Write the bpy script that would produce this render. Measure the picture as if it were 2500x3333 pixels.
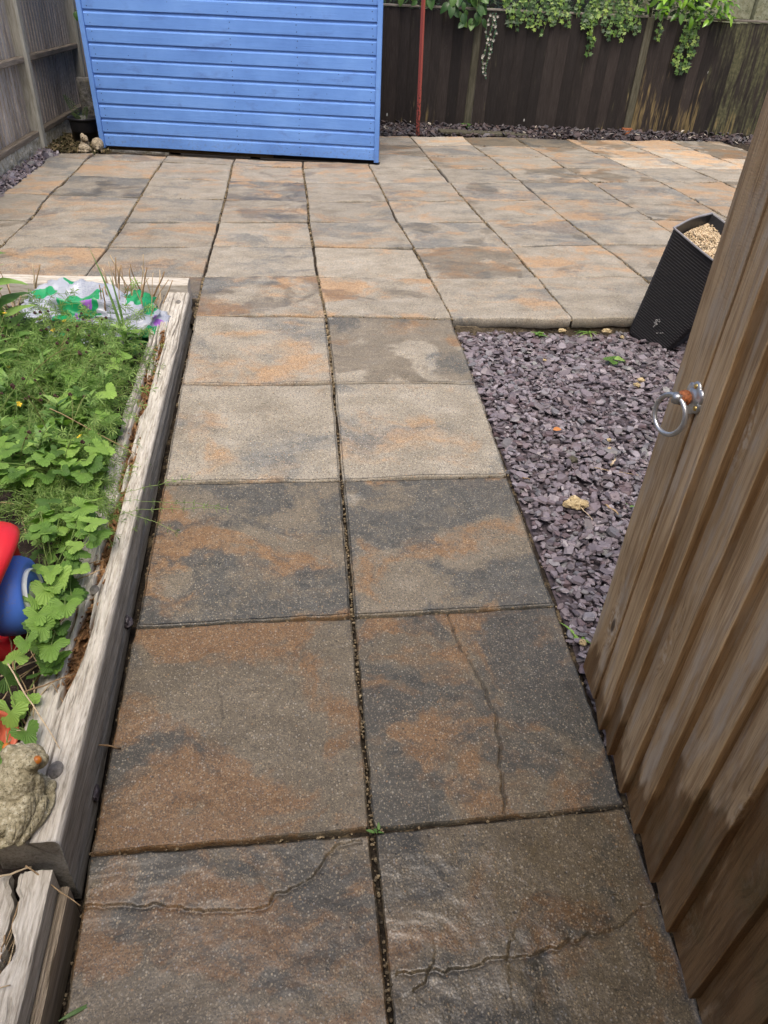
import bpy, bmesh, math, random
import numpy as np
from mathutils import Matrix, Vector, Euler
random.seed(7); rng = np.random.default_rng(11)
R = math.radians
for o in list(bpy.data.objects): bpy.data.objects.remove(o)
scene = bpy.context.scene
col = scene.collection

# ---------------------------------------------------------------- camera
cam_d = bpy.data.cameras.new('camera'); cam = bpy.data.objects.new('camera', cam_d); col.objects.link(cam)
cam_d.sensor_fit = 'VERTICAL'; cam_d.sensor_height = 36.0; cam_d.lens = 2331.6/3333*36.0
cam_d.clip_start = 0.02; cam_d.clip_end = 400
cam.matrix_world = (Matrix.Translation((-0.1648, -0.8732, 1.2573)) @ Matrix.Rotation(-0.155987, 4, 'Z')
                    @ Matrix.Rotation(0.946534, 4, 'X') @ Matrix.Rotation(0.06794, 4, 'Z'))
scene.camera = cam
# ---------------------------------------------------------------- sky, sun, exposure (bright overcast day)
SUN_EL, SUN_AZ = R(66), R(-10)      # azimuth: direction the light comes from, measured from -Y towards -X
world = bpy.data.worlds.new('World'); scene.world = world; world.use_nodes = True
wn = world.node_tree.nodes; wl = world.node_tree.links
sky = wn.new('ShaderNodeTexSky'); sky.sky_type = 'NISHITA'; sky.sun_disc = False
sky.sun_elevation = SUN_EL; sky.sun_rotation = math.pi - SUN_AZ
sky.air_density = 0.7; sky.dust_density = 7.0; sky.ozone_density = 0.35
bg = wn['Background']; bg.inputs['Strength'].default_value = 0.15
wl.new(sky.outputs[0], bg.inputs['Color'])
sun_d = bpy.data.lights.new('sun', 'SUN'); sun = bpy.data.objects.new('sun', sun_d); col.objects.link(sun)
sun_d.energy = 0.7; sun_d.angle = R(28); sun_d.color = (1.0, 0.975, 0.94)
sd = Vector((math.sin(SUN_AZ)*math.cos(SUN_EL), -math.cos(SUN_AZ)*math.cos(SUN_EL), math.sin(SUN_EL)))
sun.rotation_euler = sd.to_track_quat('Z', 'Y').to_euler()
sun.location = sd*20
scene.view_settings.view_transform = 'Standard'; scene.view_settings.look = 'None'
scene.view_settings.gamma = 1.0; scene.view_settings.use_curve_mapping = False
scene.view_settings.exposure = 0.85

# ---------------------------------------------------------------- maths helpers
def ihash(a, b, c, s=0):
    a = a.astype(np.int64); b = b.astype(np.int64); c = c.astype(np.int64)
    h = (a*374761393 + b*668265263 + c*1274126177 + s*974634777) & 0xffffffff
    h = ((h ^ (h >> 13))*1274126177) & 0xffffffff
    h = ((h ^ (h >> 16))*2246822519) & 0xffffffff
    return ((h ^ (h >> 15)) & 0xffffff)/float(0x1000000)
def vnoise(x, y, z=0.0, s=0):
    x, y, z = np.broadcast_arrays(np.asarray(x, float), np.asarray(y, float), np.asarray(z, float))
    ix, iy, iz = np.floor(x), np.floor(y), np.floor(z)
    fx, fy, fz = x-ix, y-iy, z-iz
    fx = fx*fx*(3-2*fx); fy = fy*fy*(3-2*fy); fz = fz*fz*(3-2*fz)
    r = 0
    for dx in (0, 1):
        for dy in (0, 1):
            for dz in (0, 1):
                w = (fx if dx else 1-fx)*(fy if dy else 1-fy)*(fz if dz else 1-fz)
                r = r + w*ihash(ix+dx, iy+dy, iz+dz, s)
    return r*2-1
def fbm(x, y, z=0.0, s=0, oct=4, gain=.5):
    r = 0; a = 1
    for i in range(oct):
        r = r + a*vnoise(np.asarray(x)*2**i, np.asarray(y)*2**i, np.asarray(z)*2**i, s+i*17); a *= gain
    return r
def sstep(a, b, x):
    t = np.clip((x-a)/(b-a), 0, 1); return t*t*(3-2*t)
PY = [-3, 0, .6, 1.2, 1.8, 2.405, 99]; PZ = [-.262-.4, -.262, -.183, -.111, -.040, 0, 0]
def prof(y): return np.interp(y, PY, PZ)
def G(x, y): return prof(y) + .021*np.asarray(x)*np.interp(y, [1.8, 2.4], [0, 1])      # top of the paving
def gravel_z(y): return np.minimum(prof(y)-.014, -.066)
def soil_z(y): return np.interp(y, [-1, 0, 1.2, 2.6], [-.2, -.15, -.06, .0])

# ---------------------------------------------------------------- object helpers
WM = {}
def wm(o): return WM.get(o.name, Matrix.Identity(4))
def setpar(o, p):
    o.parent = p; o.matrix_parent_inverse = wm(p).inverted()
def tag(o, label=None, cat=None, group=None, kind=None):
    if label: o['label'] = label
    if cat: o['category'] = cat
    if group: o['group'] = group
    if kind: o['kind'] = kind
    return o
def thing(name, label, cat, loc=(0, 0, 0), group=None):
    o = bpy.data.objects.new(name, None); col.objects.link(o); o.location = loc; o.empty_display_size = .05
    WM[o.name] = Matrix.Translation(loc); return tag(o, label, cat, group)
def mesh(name, V, F, smooth=False, tint=None, uv=None):
    me = bpy.data.meshes.new(name)
    me.from_pydata([tuple(v) for v in np.asarray(V, float).tolist()], [], [tuple(int(i) for i in f) for f in F])
    if smooth: me.polygons.foreach_set('use_smooth', [True]*len(me.polygons))
    if tint is not None:
        a = me.attributes.new('tint', 'FLOAT', 'POINT'); a.data.foreach_set('value', np.asarray(tint, np.float32))
    if uv is not None:
        u = me.uv_layers.new(name='uv'); li = np.zeros(len(me.loops), np.int32); me.loops.foreach_get('vertex_index', li)
        u.data.foreach_set('uv', np.asarray(uv, np.float32)[li].ravel())
    me.update(); return me
def put(name, me, mat=None, parent=None, mw=None, **t):
    o = bpy.data.objects.new(name, me); col.objects.link(o)
    if mat and not me.materials: me.materials.append(mat)
    if mw is None: mw = Matrix.Identity(4)
    WM[o.name] = mw
    if parent is not None: setpar(o, parent)
    o.matrix_basis = mw
    return tag(o, **t)
def part(name, V, F, mat, parent=None, smooth=False, tint=None, uv=None, **t):
    return put(name, mesh(name, V, F, smooth, tint, uv), mat, parent, **t)
class MB:
    def __init__(s): s.V = []; s.F = []; s.T = []; s.n = 0
    def add(s, V, F, t=0.0):
        V = np.asarray(V, float); s.V.append(V); s.F += [tuple(i+s.n for i in f) for f in F]
        s.T.append(np.full(len(V), t) if np.isscalar(t) else np.asarray(t)); s.n += len(V); return s
    def build(s, name, mat, parent=None, smooth=False, **t):
        return part(name, np.concatenate(s.V), s.F, mat, parent, smooth, np.concatenate(s.T), **t)
def box(x0, x1, y0, y1, z0, z1, b=.003):
    """box with chamfered edges"""
    V = []; 
    xs, ys, zs = (x0, x1), (y0, y1), (z0, z1)
    bm = bmesh.new()
    for x in xs:
        for y in ys:
            for z in zs: bm.verts.new((x, y, z))
    bmesh.ops.convex_hull(bm, input=bm.verts)
    bmesh.ops.dissolve_limit(bm, angle_limit=.01, verts=bm.verts, edges=bm.edges)
    if b > 0: bmesh.ops.bevel(bm, geom=list(bm.edges), offset=b, segments=1, affect='EDGES')
    return bm_out(bm)
def bm_out(bm):
    bmesh.ops.recalc_face_normals(bm, faces=bm.faces)
    bm.verts.index_update(); V = np.array([v.co[:] for v in bm.verts]); F = [tuple(v.index for v in f.verts) for f in bm.faces]; bm.free(); return V, F
def grid_faces(nu, nv, off=0, wrap=False):
    F = []
    for j in range(nv-1):
        for i in range(nu-1 if not wrap else nu):
            k = (i+1) % nu; F.append((off+j*nu+i, off+j*nu+k, off+(j+1)*nu+k, off+(j+1)*nu+i))
    return F
def tube(pts, r, seg=6, cap=True):
    """swept tube; r scalar or list"""
    P = np.asarray(pts, float); n = len(P); r = np.full(n, r) if np.isscalar(r) else np.asarray(r, float)
    T = np.gradient(P, axis=0); T /= np.linalg.norm(T, axis=1)[:, None]+1e-12
    up = np.array([0, 0, 1.]) if abs(T[0][2]) < .9 else np.array([1., 0, 0])
    V = []; A = np.cross(T[0], up); A /= np.linalg.norm(A)
    for i in range(n):
        A = A-T[i]*(A@T[i]); A /= np.linalg.norm(A)+1e-12; B = np.cross(T[i], A)
        for k in range(seg):
            a = 2*math.pi*k/seg; V.append(P[i]+r[i]*(math.cos(a)*A+math.sin(a)*B))
    F = grid_faces(seg, n, 0, True)
    if cap: F += [tuple(range(seg))[::-1], tuple((n-1)*seg+k for k in range(seg))]
    return np.array(V), F
def lathe(prof_pts, seg=28, c=(0, 0, 0)):
    V = []
    for r, z in prof_pts:
        for k in range(seg):
            a = 2*math.pi*k/seg; V.append((c[0]+r*math.cos(a), c[1]+r*math.sin(a), c[2]+z))
    return np.array(V), grid_faces(seg, len(prof_pts), 0, True)
def torus(Rm, r, nu=40, nv=10):
    V = []
    for i in range(nu):
        a = 2*math.pi*i/nu
        for j in range(nv):
            b = 2*math.pi*j/nv; V.append(((Rm+r*math.cos(b))*math.cos(a), (Rm+r*math.cos(b))*math.sin(a), r*math.sin(b)))
    F = []
    for i in range(nu):
        for j in range(nv): F.append((i*nv+j, ((i+1) % nu)*nv+j, ((i+1) % nu)*nv+(j+1) % nv, i*nv+(j+1) % nv))
    return np.array(V), F
def ico(sub=2, r=1.0):
    bm = bmesh.new(); bmesh.ops.create_icosphere(bm, subdivisions=sub, radius=r); return bm_out(bm)
def xf(V, loc=(0, 0, 0), rot=(0, 0, 0), sc=(1, 1, 1)):
    m = np.array(Euler(rot).to_matrix()); return (np.asarray(V)*np.asarray(sc))@m.T+np.asarray(loc)
def remesh_blob(pieces, voxel=.003, smooth=4):
    """union of (V,F) pieces into one continuous skin"""
    mb = MB()
    for V, F in pieces: mb.add(V, F)
    me = bpy.data.meshes.new('tmp'); me.from_pydata(np.concatenate(mb.V).tolist(), [], mb.F)
    o = bpy.data.objects.new('tmp', me); col.objects.link(o)
    m = o.modifiers.new('r', 'REMESH'); m.mode = 'VOXEL'; m.voxel_size = voxel
    s = o.modifiers.new('s', 'SMOOTH'); s.iterations = smooth; s.factor = .5
    dg = bpy.context.evaluated_depsgraph_get(); ev = o.evaluated_get(dg); m2 = ev.to_mesh()
    V = np.zeros(len(m2.vertices)*3); m2.vertices.foreach_get('co', V); V = V.reshape(-1, 3)
    F = [tuple(p.vertices) for p in m2.polygons]; ev.to_mesh_clear()
    bpy.data.objects.remove(o); bpy.data.meshes.remove(me); return V, F

# ---------------------------------------------------------------- material helpers
class NT:
    def __init__(s, name):
        s.m = bpy.data.materials.new(name); s.m.use_nodes = True; s.t = s.m.node_tree; s.N = s.t.nodes; s.L = s.t.links
        s.p = s.N['Principled BSDF']; s.p.inputs['Specular IOR Level'].default_value = .4
    def new(s, ty, **kw):
        n = s.N.new(ty)
        for k, v in kw.items(): setattr(n, k, v)
        return n
    def set(s, sock, v):
        if isinstance(v, bpy.types.NodeSocket): s.L.new(v, sock)
        elif isinstance(v, (tuple, list)):
            sock.default_value = tuple(v)+((1,) if len(v) == 3 and len(sock.default_value) == 4 else ())
        else: sock.default_value = v
    def math(s, op, a, b=0.0, c=0.0, clamp=False):
        n = s.new('ShaderNodeMath', operation=op, use_clamp=clamp)
        for i, v in enumerate((a, b, c)): s.set(n.inputs[i], v)
        return n.outputs[0]
    def mix(s, f, a, b, mode='MIX'):
        n = s.new('ShaderNodeMix', data_type='RGBA', blend_type=mode); s.set(n.inputs[0], f); s.set(n.inputs[6], a); s.set(n.inputs[7], b); return n.outputs[2]
    def ss(s, x, a, b, lo=0.0, hi=1.0):
        n = s.new('ShaderNodeMapRange', interpolation_type='SMOOTHSTEP'); s.set(n.inputs[0], x)
        for i, v in zip((1, 2, 3, 4), (a, b, lo, hi)): s.set(n.inputs[i], v)
        return n.outputs[0]
    def obj(s): return s.new('ShaderNodeTexCoord').outputs['Object']
    def pos(s): return s.new('ShaderNodeNewGeometry').outputs['Position']
    def sep(s, v): return s.new('ShaderNodeSeparateXYZ') if v is None else s._sep(v)
    def _sep(s, v):
        n = s.new('ShaderNodeSeparateXYZ'); s.L.new(v, n.inputs[0]); return n.outputs
    def info(s): return s.new('ShaderNodeObjectInfo').outputs
    def attr(s, name): return s.new('ShaderNodeAttribute', attribute_name=name).outputs
    def vmath(s, op, a, b=(0, 0, 0)):
        n = s.new('ShaderNodeVectorMath', operation=op); s.set(n.inputs[0], a); s.set(n.inputs[1], b); return n.outputs[0]
    def offs(s, v, k=37.0):
        """shift the texture by a random amount for each object"""
        n = s.new('ShaderNodeVectorMath', operation='SCALE'); n.inputs[0].default_value = (k, k*.73, k*1.31); s.L.new(s.info()['Random'], n.inputs['Scale'])
        return s.vmath('ADD', v, n.outputs[0])
    def noise(s, v, scale, detail=3.0, rough=.55, dist=0.0, out=0):
        n = s.new('ShaderNodeTexNoise'); s.L.new(v, n.inputs['Vector']); s.set(n.inputs['Scale'], scale); n.inputs['Detail'].default_value = detail
        n.inputs['Roughness'].default_value = rough; n.inputs['Distortion'].default_value = dist; return n.outputs[out]
    def voro(s, v, scale, out='Distance', feature='F1', rnd=1.0):
        n = s.new('ShaderNodeTexVoronoi', feature=feature); s.L.new(v, n.inputs['Vector']); n.inputs['Scale'].default_value = scale; n.inputs['Randomness'].default_value = rnd
        return n.outputs[out]
    def wave(s, v, scale, dist=2.0, detail=2.0, dscale=1.0, dir='X', prof='SIN'):
        n = s.new('ShaderNodeTexWave', bands_direction=dir, wave_profile=prof); s.L.new(v, n.inputs['Vector'])
        n.inputs['Scale'].default_value = scale; n.inputs['Distortion'].default_value = dist; n.inputs['Detail'].default_value = detail; n.inputs['Detail Scale'].default_value = dscale; return n.outputs['Fac']
    def ramp(s, f, stops, interp='LINEAR'):
        n = s.new('ShaderNodeValToRGB'); r = n.color_ramp; r.interpolation = interp
        while len(r.elements) < len(stops): r.elements.new(.5)
        for e, (p, c) in zip(r.elements, stops): e.position = p; e.color = tuple(c)+(1,)
        s.L.new(f, n.inputs[0]); return n.outputs[0]
    def bump(s, h, strength=.5, dist=.01, normal=None):
        n = s.new('ShaderNodeBump'); n.inputs['Strength'].default_value = strength; n.inputs['Distance'].default_value = dist; s.L.new(h, n.inputs['Height'])
        if normal is not None: s.L.new(normal, n.inputs['Normal'])
        return n.outputs[0]
    def fin(s, color, rough=.7, normal=None, **kw):
        s.set(s.p.inputs['Base Color'], color); s.set(s.p.inputs['Roughness'], rough)
        if normal is not None: s.L.new(normal, s.p.inputs['Normal'])
        for k, v in kw.items(): s.set(s.p.inputs[k.replace('_', ' ')], v)
        return s.m
def plain(name, c, rough=.6, var=.12, scale=40, bump=.1, **kw):
    t = NT(name); v = t.offs(t.obj()); n = t.noise(v, scale, 4)
    c2 = tuple(x*(1-var*2) for x in c); c3 = tuple(min(1, x*(1+var*2)) for x in c)
    return t.fin(t.ramp(n, [(.3, c2), (.7, c3)]), rough, t.bump(n, bump, .003), **kw)

def mat_slab():
    """pressed concrete flag: buff, rust and blue-black clouds, mineral grit, damp where rain has not dried.
    object colour: R = damp, G = blue-black, B = rust, A = lightness; 'tint' = dirt in cracks and on buried sides"""
    t = NT('paving_stone'); P = t.obj(); v = t.offs(P); I = t.info()
    cs = t.new('ShaderNodeSeparateColor'); t.L.new(I['Color'], cs.inputs[0]); wet_o, blue_o, rust_o = cs.outputs
    stretch = t.vmath('MULTIPLY', v, (1.0, 1.4, 1.0))
    warp = t.vmath('MULTIPLY', t.noise(v, 3.2, 4, out=1), (.55, .55, .55)); w = t.vmath('ADD', stretch, warp)
    nb = t.noise(w, 2.4, 8, .66, .25); nr = t.noise(t.vmath('ADD', w, (9.1, 3.3, 5.5)), 2.3, 8, .66, .35)
    nf = t.noise(v, 30, 6, .7); nm = t.noise(stretch, 6, 6, .62); ng = t.noise(v, 130, 4, .7)
    buff = t.ramp(nm, [(.28, (.210, .188, .145)), (.5, (.318, .290, .232)), (.74, (.40, .372, .312))])
    rustc = t.ramp(nf, [(.3, (.345, .195, .085)), (.7, (.52, .335, .175))])
    bluec = t.ramp(nf, [(.3, (.066, .078, .080)), (.7, (.20, .215, .218))])
    rlo = t.math('SUBTRACT', .72, t.math('MULTIPLY', rust_o, .34)); blo = t.math('SUBTRACT', .72, t.math('MULTIPLY', blue_o, .34))
    damp = t.ss(wet_o, .35, .75); wr = t.math('SUBTRACT', .15, t.math('MULTIPLY', damp, .05))
    fr = t.math('MULTIPLY', t.ss(nr, rlo, t.math('ADD', rlo, wr)), t.math('MULTIPLY_ADD', damp, .17, .75)); fb = t.math('MULTIPLY', t.ss(nb, blo, t.math('ADD', blo, wr)), t.math('MULTIPLY_ADD', damp, .23, .72))
    c = t.mix(fr, buff, rustc); c = t.mix(fb, c, bluec)
    c = t.mix(t.ss(ng, .35, .72, .0, .42), c, t.mix(1.0, c, (.42, .40, .37), 'MULTIPLY'))
    nw = t.noise(v, 3.1, 5, .6, .5)
    wet = t.ss(t.math('ADD', wet_o, t.math('MULTIPLY', t.math('SUBTRACT', nw, .5), 1.15)), .46, .54)
    wetc = t.mix(1.0, c, (.385, .335, .255), 'MULTIPLY'); c = t.mix(t.math('MULTIPLY', wet, t.math('MULTIPLY_ADD', wet_o, .80, .18)), c, wetc)
    # exposed grit, two sizes
    d1 = t.voro(v, 175, 'Color'); e1 = t.voro(v, 175); s1 = t._sep(d1)
    sp = t.math('MULTIPLY', t.ss(s1[0], .74, .86), t.ss(e1, .48, .30))
    spc = t.ramp(s1[1], [(0, (.58, .54, .45)), (.35, (.52, .42, .26)), (.55, (.46, .26, .11)), (.68, (.36, .37, .38)), (.82, (.60, .50, .33)), (1, (.62, .59, .52))], 'CONSTANT')
    dryf = t.math('SUBTRACT', 1.0, t.math('MULTIPLY', wet, .42)); c = t.mix(t.math('MULTIPLY', t.math('MULTIPLY', sp, .66), dryf), c, spc)
    s2 = t._sep(t.voro(v, 400, 'Color'))
    c = t.mix(t.math('MULTIPLY', t.ss(s2[0], .76, .80), .62), c, (.035, .033, .030)); c = t.mix(t.math('MULTIPLY', t.ss(s2[1], .84, .88), .24), c, (.50, .41, .28))
    pit = t.math('MULTIPLY', t.ss(t.voro(v, 38), .16, .08), t.ss(t._sep(t.voro(v, 38, 'Color'))[0], .86, .88)); c = t.mix(t.math('MULTIPLY', pit, .8), c, (.03, .027, .022))
    lum = t.math('ADD', .62, t.math('MULTIPLY', I['Alpha'], .62))
    g = t.new('ShaderNodeVectorMath', operation='SCALE'); t.L.new(c, g.inputs[0]); t.L.new(lum, g.inputs['Scale']); c = g.outputs[0]
    c = t.mix(t.math('MULTIPLY', t.attr('tint')['Fac'], .93), c, (.030, .026, .020))
    h = t.math('ADD', t.math('MULTIPLY', nf, .8), t.math('ADD', t.math('MULTIPLY', e1, -.35), t.math('ADD', t.math('MULTIPLY', nm, 1.6), t.math('MULTIPLY', pit, -1.0))))
    rough = t.math('ADD', t.math('SUBTRACT', .82, t.math('MULTIPLY', wet, t.ss(wet_o, .90, 1.0, .26, .50))), t.math('MULTIPLY', t.math('SUBTRACT', nf, .5), .3))
    return t.fin(c, rough, t.bump(h, .32, .0034), Specular_IOR_Level=.5)

def mat_gate():
    """treated feather-edge board: tan, greyed in patches, knots, damp foot (object colour R = height of the damp)"""
    t = NT('treated_gate_timber'); P = t.offs(t.obj(), 23.0); I = t.info()
    kv = t.vmath('MULTIPLY', P, (1, 1, .42)); kd = t.voro(kv, 8.5); kc = t._sep(t.voro(kv, 8.5, 'Color')); has = t.ss(kc[0], .40, .42)
    kn = t.math('MULTIPLY', has, t.ss(kd, .115, .075)); halo = t.math('MULTIPLY', has, t.ss(kd, .36, .10))
    sh = t.new('ShaderNodeVectorMath', operation='SCALE'); sh.inputs[0].default_value = (.02, .03, .02); t.L.new(halo, sh.inputs['Scale']); Q = t.vmath('ADD', P, sh.outputs[0])
    fine = t.noise(t.vmath('MULTIPLY', Q, (1, 1, .035)), 330, 3, .6); med = t.noise(t.vmath('MULTIPLY', Q, (1, 1, .05)), 62, 4, .6, .3); low = t.noise(t.vmath('MULTIPLY', P, (1, 1, .25)), 9, 4, .6); saw = t.noise(t.vmath('MULTIPLY', P, (.3, .3, 1)), 240, 2)
    c = t.ramp(low, [(.3, (.30, .20, .098)), (.5, (.43, .305, .170)), (.72, (.52, .395, .25))])
    c = t.mix(t.ss(med, .44, .62, 0, .62), c, (.20, .118, .052)); c = t.mix(t.ss(fine, .48, .70, 0, .55), c, (.11, .068, .035))
    grey = t.ss(t.noise(t.vmath('MULTIPLY', P, (1, 1, .22)), 14, 5, .65), .47, .64); c = t.mix(t.math('MULTIPLY', grey, .60), c, t.mix(fine, (.30, .26, .205), (.52, .465, .39)))
    c = t.mix(t.math('MULTIPLY', halo, t.ss(t.noise(P, 60, 3), .46, .62, 0, .6)), c, (.56, .50, .41)); c = t.mix(t.math('MULTIPLY', kn, .9), c, (.055, .035, .022))
    val = t.math('ADD', .88, t.math('MULTIPLY', I['Random'], .24)); g = t.new('ShaderNodeVectorMath', operation='SCALE'); t.L.new(c, g.inputs[0]); t.L.new(val, g.inputs['Scale']); c = g.outputs[0]
    c = t.mix(t.math('MULTIPLY', t.attr('tint')['Fac'], .85), c, t.mix(1.0, c, (.50, .42, .33), 'MULTIPLY'))      # sawn edges: unsilvered brown, darkened further to paint in their shade
    z = t._sep(t.pos())[2]; cs = t.new('ShaderNodeSeparateColor'); t.L.new(I['Color'], cs.inputs[0]); lev = t.math('SUBTRACT', t.math('MULTIPLY', cs.outputs[0], 2.0), 1.0)
    n1 = t.noise(t.vmath('MULTIPLY', P, (1, 1, .12)), 34, 4, .6); n2 = t.noise(t.vmath('MULTIPLY', P, (1, 1, .5)), 9, 3, .6)
    hh = t.math('ADD', lev, t.math('ADD', t.math('MULTIPLY', t.math('SUBTRACT', n1, .5), .16), t.math('MULTIPLY', t.math('SUBTRACT', n2, .5), .50)))
    w = t.math('MULTIPLY', t.ss(t.math('SUBTRACT', hh, z), -.035, .045), t.ss(t.noise(t.vmath('MULTIPLY', P, (1, 1, .2)), 20, 4, .65), .30, .42, .55, 1.0))
    wc = t.mix(1.0, c, (.40, .315, .225), 'MULTIPLY'); wc = t.mix(t.ss(t.noise(P, 7, 3), .48, .68, 0, .35), wc, (.055, .055, .022)); c = t.mix(t.math('MULTIPLY', w, .95), c, wc)
    h = t.math('ADD', t.math('MULTIPLY', fine, .5), t.math('ADD', t.math('MULTIPLY', med, .6), t.math('MULTIPLY', saw, .3)))
    return t.fin(c, t.math('SUBTRACT', .72, t.math('MULTIPLY', w, .22)), t.bump(h, .6, .0035), Specular_IOR_Level=.35)

def mat_wood(name, axis, dark, mid, light, scale=1.0, rough=.8, stain=None, bump=.6, knots=0.0, wide=0.0, rv=.4, wet=False, knotc=(.035, .022, .014)):
    """timber with grain along one axis; object colour can carry stain amounts"""
    t = NT(name); v0 = t.offs(t.obj(), 23.0)
    k = {'x': (.085, 1, 1), 'y': (1, .085, 1), 'z': (1, 1, .085)}[axis]
    k2 = {'x': (.35, 1, 1), 'y': (1, .35, 1), 'z': (1, 1, .35)}[axis]
    if knots:
        kv = t.vmath('MULTIPLY', v0, k2); kd = t.voro(kv, 7.0, rnd=1.0); kc = t._sep(t.voro(kv, 7.0, 'Color'))
        has = t.ss(kc[0], 1-knots, 1-knots+.02)
        kn = t.math('MULTIPLY', has, t.ss(kd, .16, .07)); ring = t.math('MULTIPLY', has, t.ss(kd, .42, .1))
        sh = t.new('ShaderNodeVectorMath', operation='SCALE'); sh.inputs[0].default_value = (.045, .045, .045); t.L.new(ring, sh.inputs['Scale'])
        vv = t.vmath('ADD', v0, sh.outputs[0])
    else: vv = v0
    v = t.vmath('MULTIPLY', vv, k)
    g1 = t.noise(v, 55*scale, 5, .65, .4); g2 = t.noise(v, 190*scale, 3, .6); g3 = t.noise(t.vmath('MULTIPLY', v0, k2), 6*scale, 4)
    f = t.math('ADD', t.math('MULTIPLY', g1, .62), t.math('ADD', t.math('MULTIPLY', g2, .22), t.math('MULTIPLY', g3, .22)))
    c = t.ramp(f, [(.36-wide, dark), (.52, mid), (.68+wide, light)])
    c = t.mix(t.ss(g2, .66, .78, 0, .5), c, tuple(x*.45 for x in dark))
    I = t.info()
    val = t.math('ADD', 1.0-rv/2, t.math('MULTIPLY', I['Random'], rv)); sc = t.new('ShaderNodeVectorMath', operation='SCALE'); t.L.new(c, sc.inputs[0]); t.L.new(val, sc.inputs['Scale']); c = sc.outputs[0]
    if knots:
        c = t.mix(t.math('MULTIPLY', ring, .25), c, tuple(x*.7 for x in mid)); c = t.mix(t.math('MULTIPLY', kn, .85), c, knotc)
    rr = rough
    if stain: c, rr = stain(t, c, v0, v, g1, I, rough)
    return t.fin(c, rr, t.bump(f, bump, .004), Specular_IOR_Level=.3)

# ---------------------------------------------------------------- materials
M = {}
M['slab'] = mat_slab()
M['gate'] = mat_gate()
def st_back(t, c, v0, v, g1, I, rough):
    cs = t.new('ShaderNodeSeparateColor'); t.L.new(I['Color'], cs.inputs[0]); alg, och, _ = cs.outputs
    vs = t.vmath('MULTIPLY', v0, (1, 1, .10)); n = t.noise(vs, 30, 4, .6); m = t.noise(t.vmath('MULTIPLY', v0, (1, 1, .35)), 3.2, 3)
    a = t.math('MULTIPLY', t.ss(t.math('ADD', n, t.math('MULTIPLY', t.math('SUBTRACT', m, .5), .6)), t.math('SUBTRACT', .70, t.math('MULTIPLY', alg, .34)), t.math('SUBTRACT', .94, t.math('MULTIPLY', alg, .30))), .85)
    c = t.mix(a, c, t.ramp(t.noise(v0, 30, 3), [(.3, (.045, .048, .022)), (.6, (.10, .10, .05)), (.8, (.16, .155, .09))]))
    z = t._sep(t.pos())[2]
    o = t.math('MULTIPLY', t.ss(t.math('ADD', t.math('ADD', n, t.math('MULTIPLY', t.math('SUBTRACT', m, .5), .8)), t.math('MULTIPLY', z, -.38)), t.math('SUBTRACT', .60, t.math('MULTIPLY', och, .50)), t.math('SUBTRACT', .78, t.math('MULTIPLY', och, .46))), .85)
    c = t.mix(o, c, t.ramp(t.noise(vs, 60, 3), [(.3, (.085, .065, .025)), (.7, (.21, .155, .07))]))
    drop = t.voro(t.vmath('MULTIPLY', v0, (1, 1, .4)), 9, 'Distance'); dcol = t._sep(t.voro(t.vmath('MULTIPLY', v0, (1, 1, .4)), 9, 'Color'))
    c = t.mix(t.math('MULTIPLY', t.ss(drop, .075, .05), t.ss(dcol[0], .90, .91)), c, (.42, .42, .40))
    return c, rough
M['backfence'] = mat_wood('dark_stained_boards', 'z', (.0105, .0078, .0066), (.0190, .0145, .0122), (.033, .027, .0235), 1.5, .6, st_back, .4, knots=.3, rv=1.0, knotc=(.008, .006, .005))
def st_left(t, c, v0, v, g1, I, rough):
    n = t.noise(t.vmath('MULTIPLY', v0, (1, 1, .2)), 9, 4); z = t._sep(t.pos())[2]
    k = t.ss(t.math('ADD', n, t.math('MULTIPLY', z, .30)), .56, .86)
    return t.mix(t.math('MULTIPLY', k, .8), c, t.mix(g1, (.28, .25, .20), (.62, .575, .50))), rough
M['leftfence'] = mat_wood('silvered_fence_boards', 'z', (.17, .14, .105), (.38, .33, .27), (.60, .55, .48), 2.0, .85, st_left, .7, knots=.15)
M['rail'] = mat_wood('weathered_rail', 'y', (.10, .082, .056), (.20, .165, .118), (.31, .265, .205), 1.0, .85, None, .5)
M['post'] = mat_wood('lichened_post', 'z', (.18, .172, .13), (.31, .30, .245), (.43, .42, .36), 1.4, .9, None, .5)
M['darkpost'] = mat_wood('dark_green_post', 'z', (.03, .028, .018), (.06, .056, .036), (.11, .105, .075), 1.0, .85, None, .5)
M['bearer'] = mat_wood('shed_bearer_wood', 'x', (.04, .025, .012), (.10, .065, .03), (.17, .115, .06), 1.0, .8, None, .4)
M['cap'] = mat_wood('fence_capping', 'x', (.10, .088, .07), (.19, .172, .145), (.30, .28, .25), 1.0, .8, None, .4)
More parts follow.
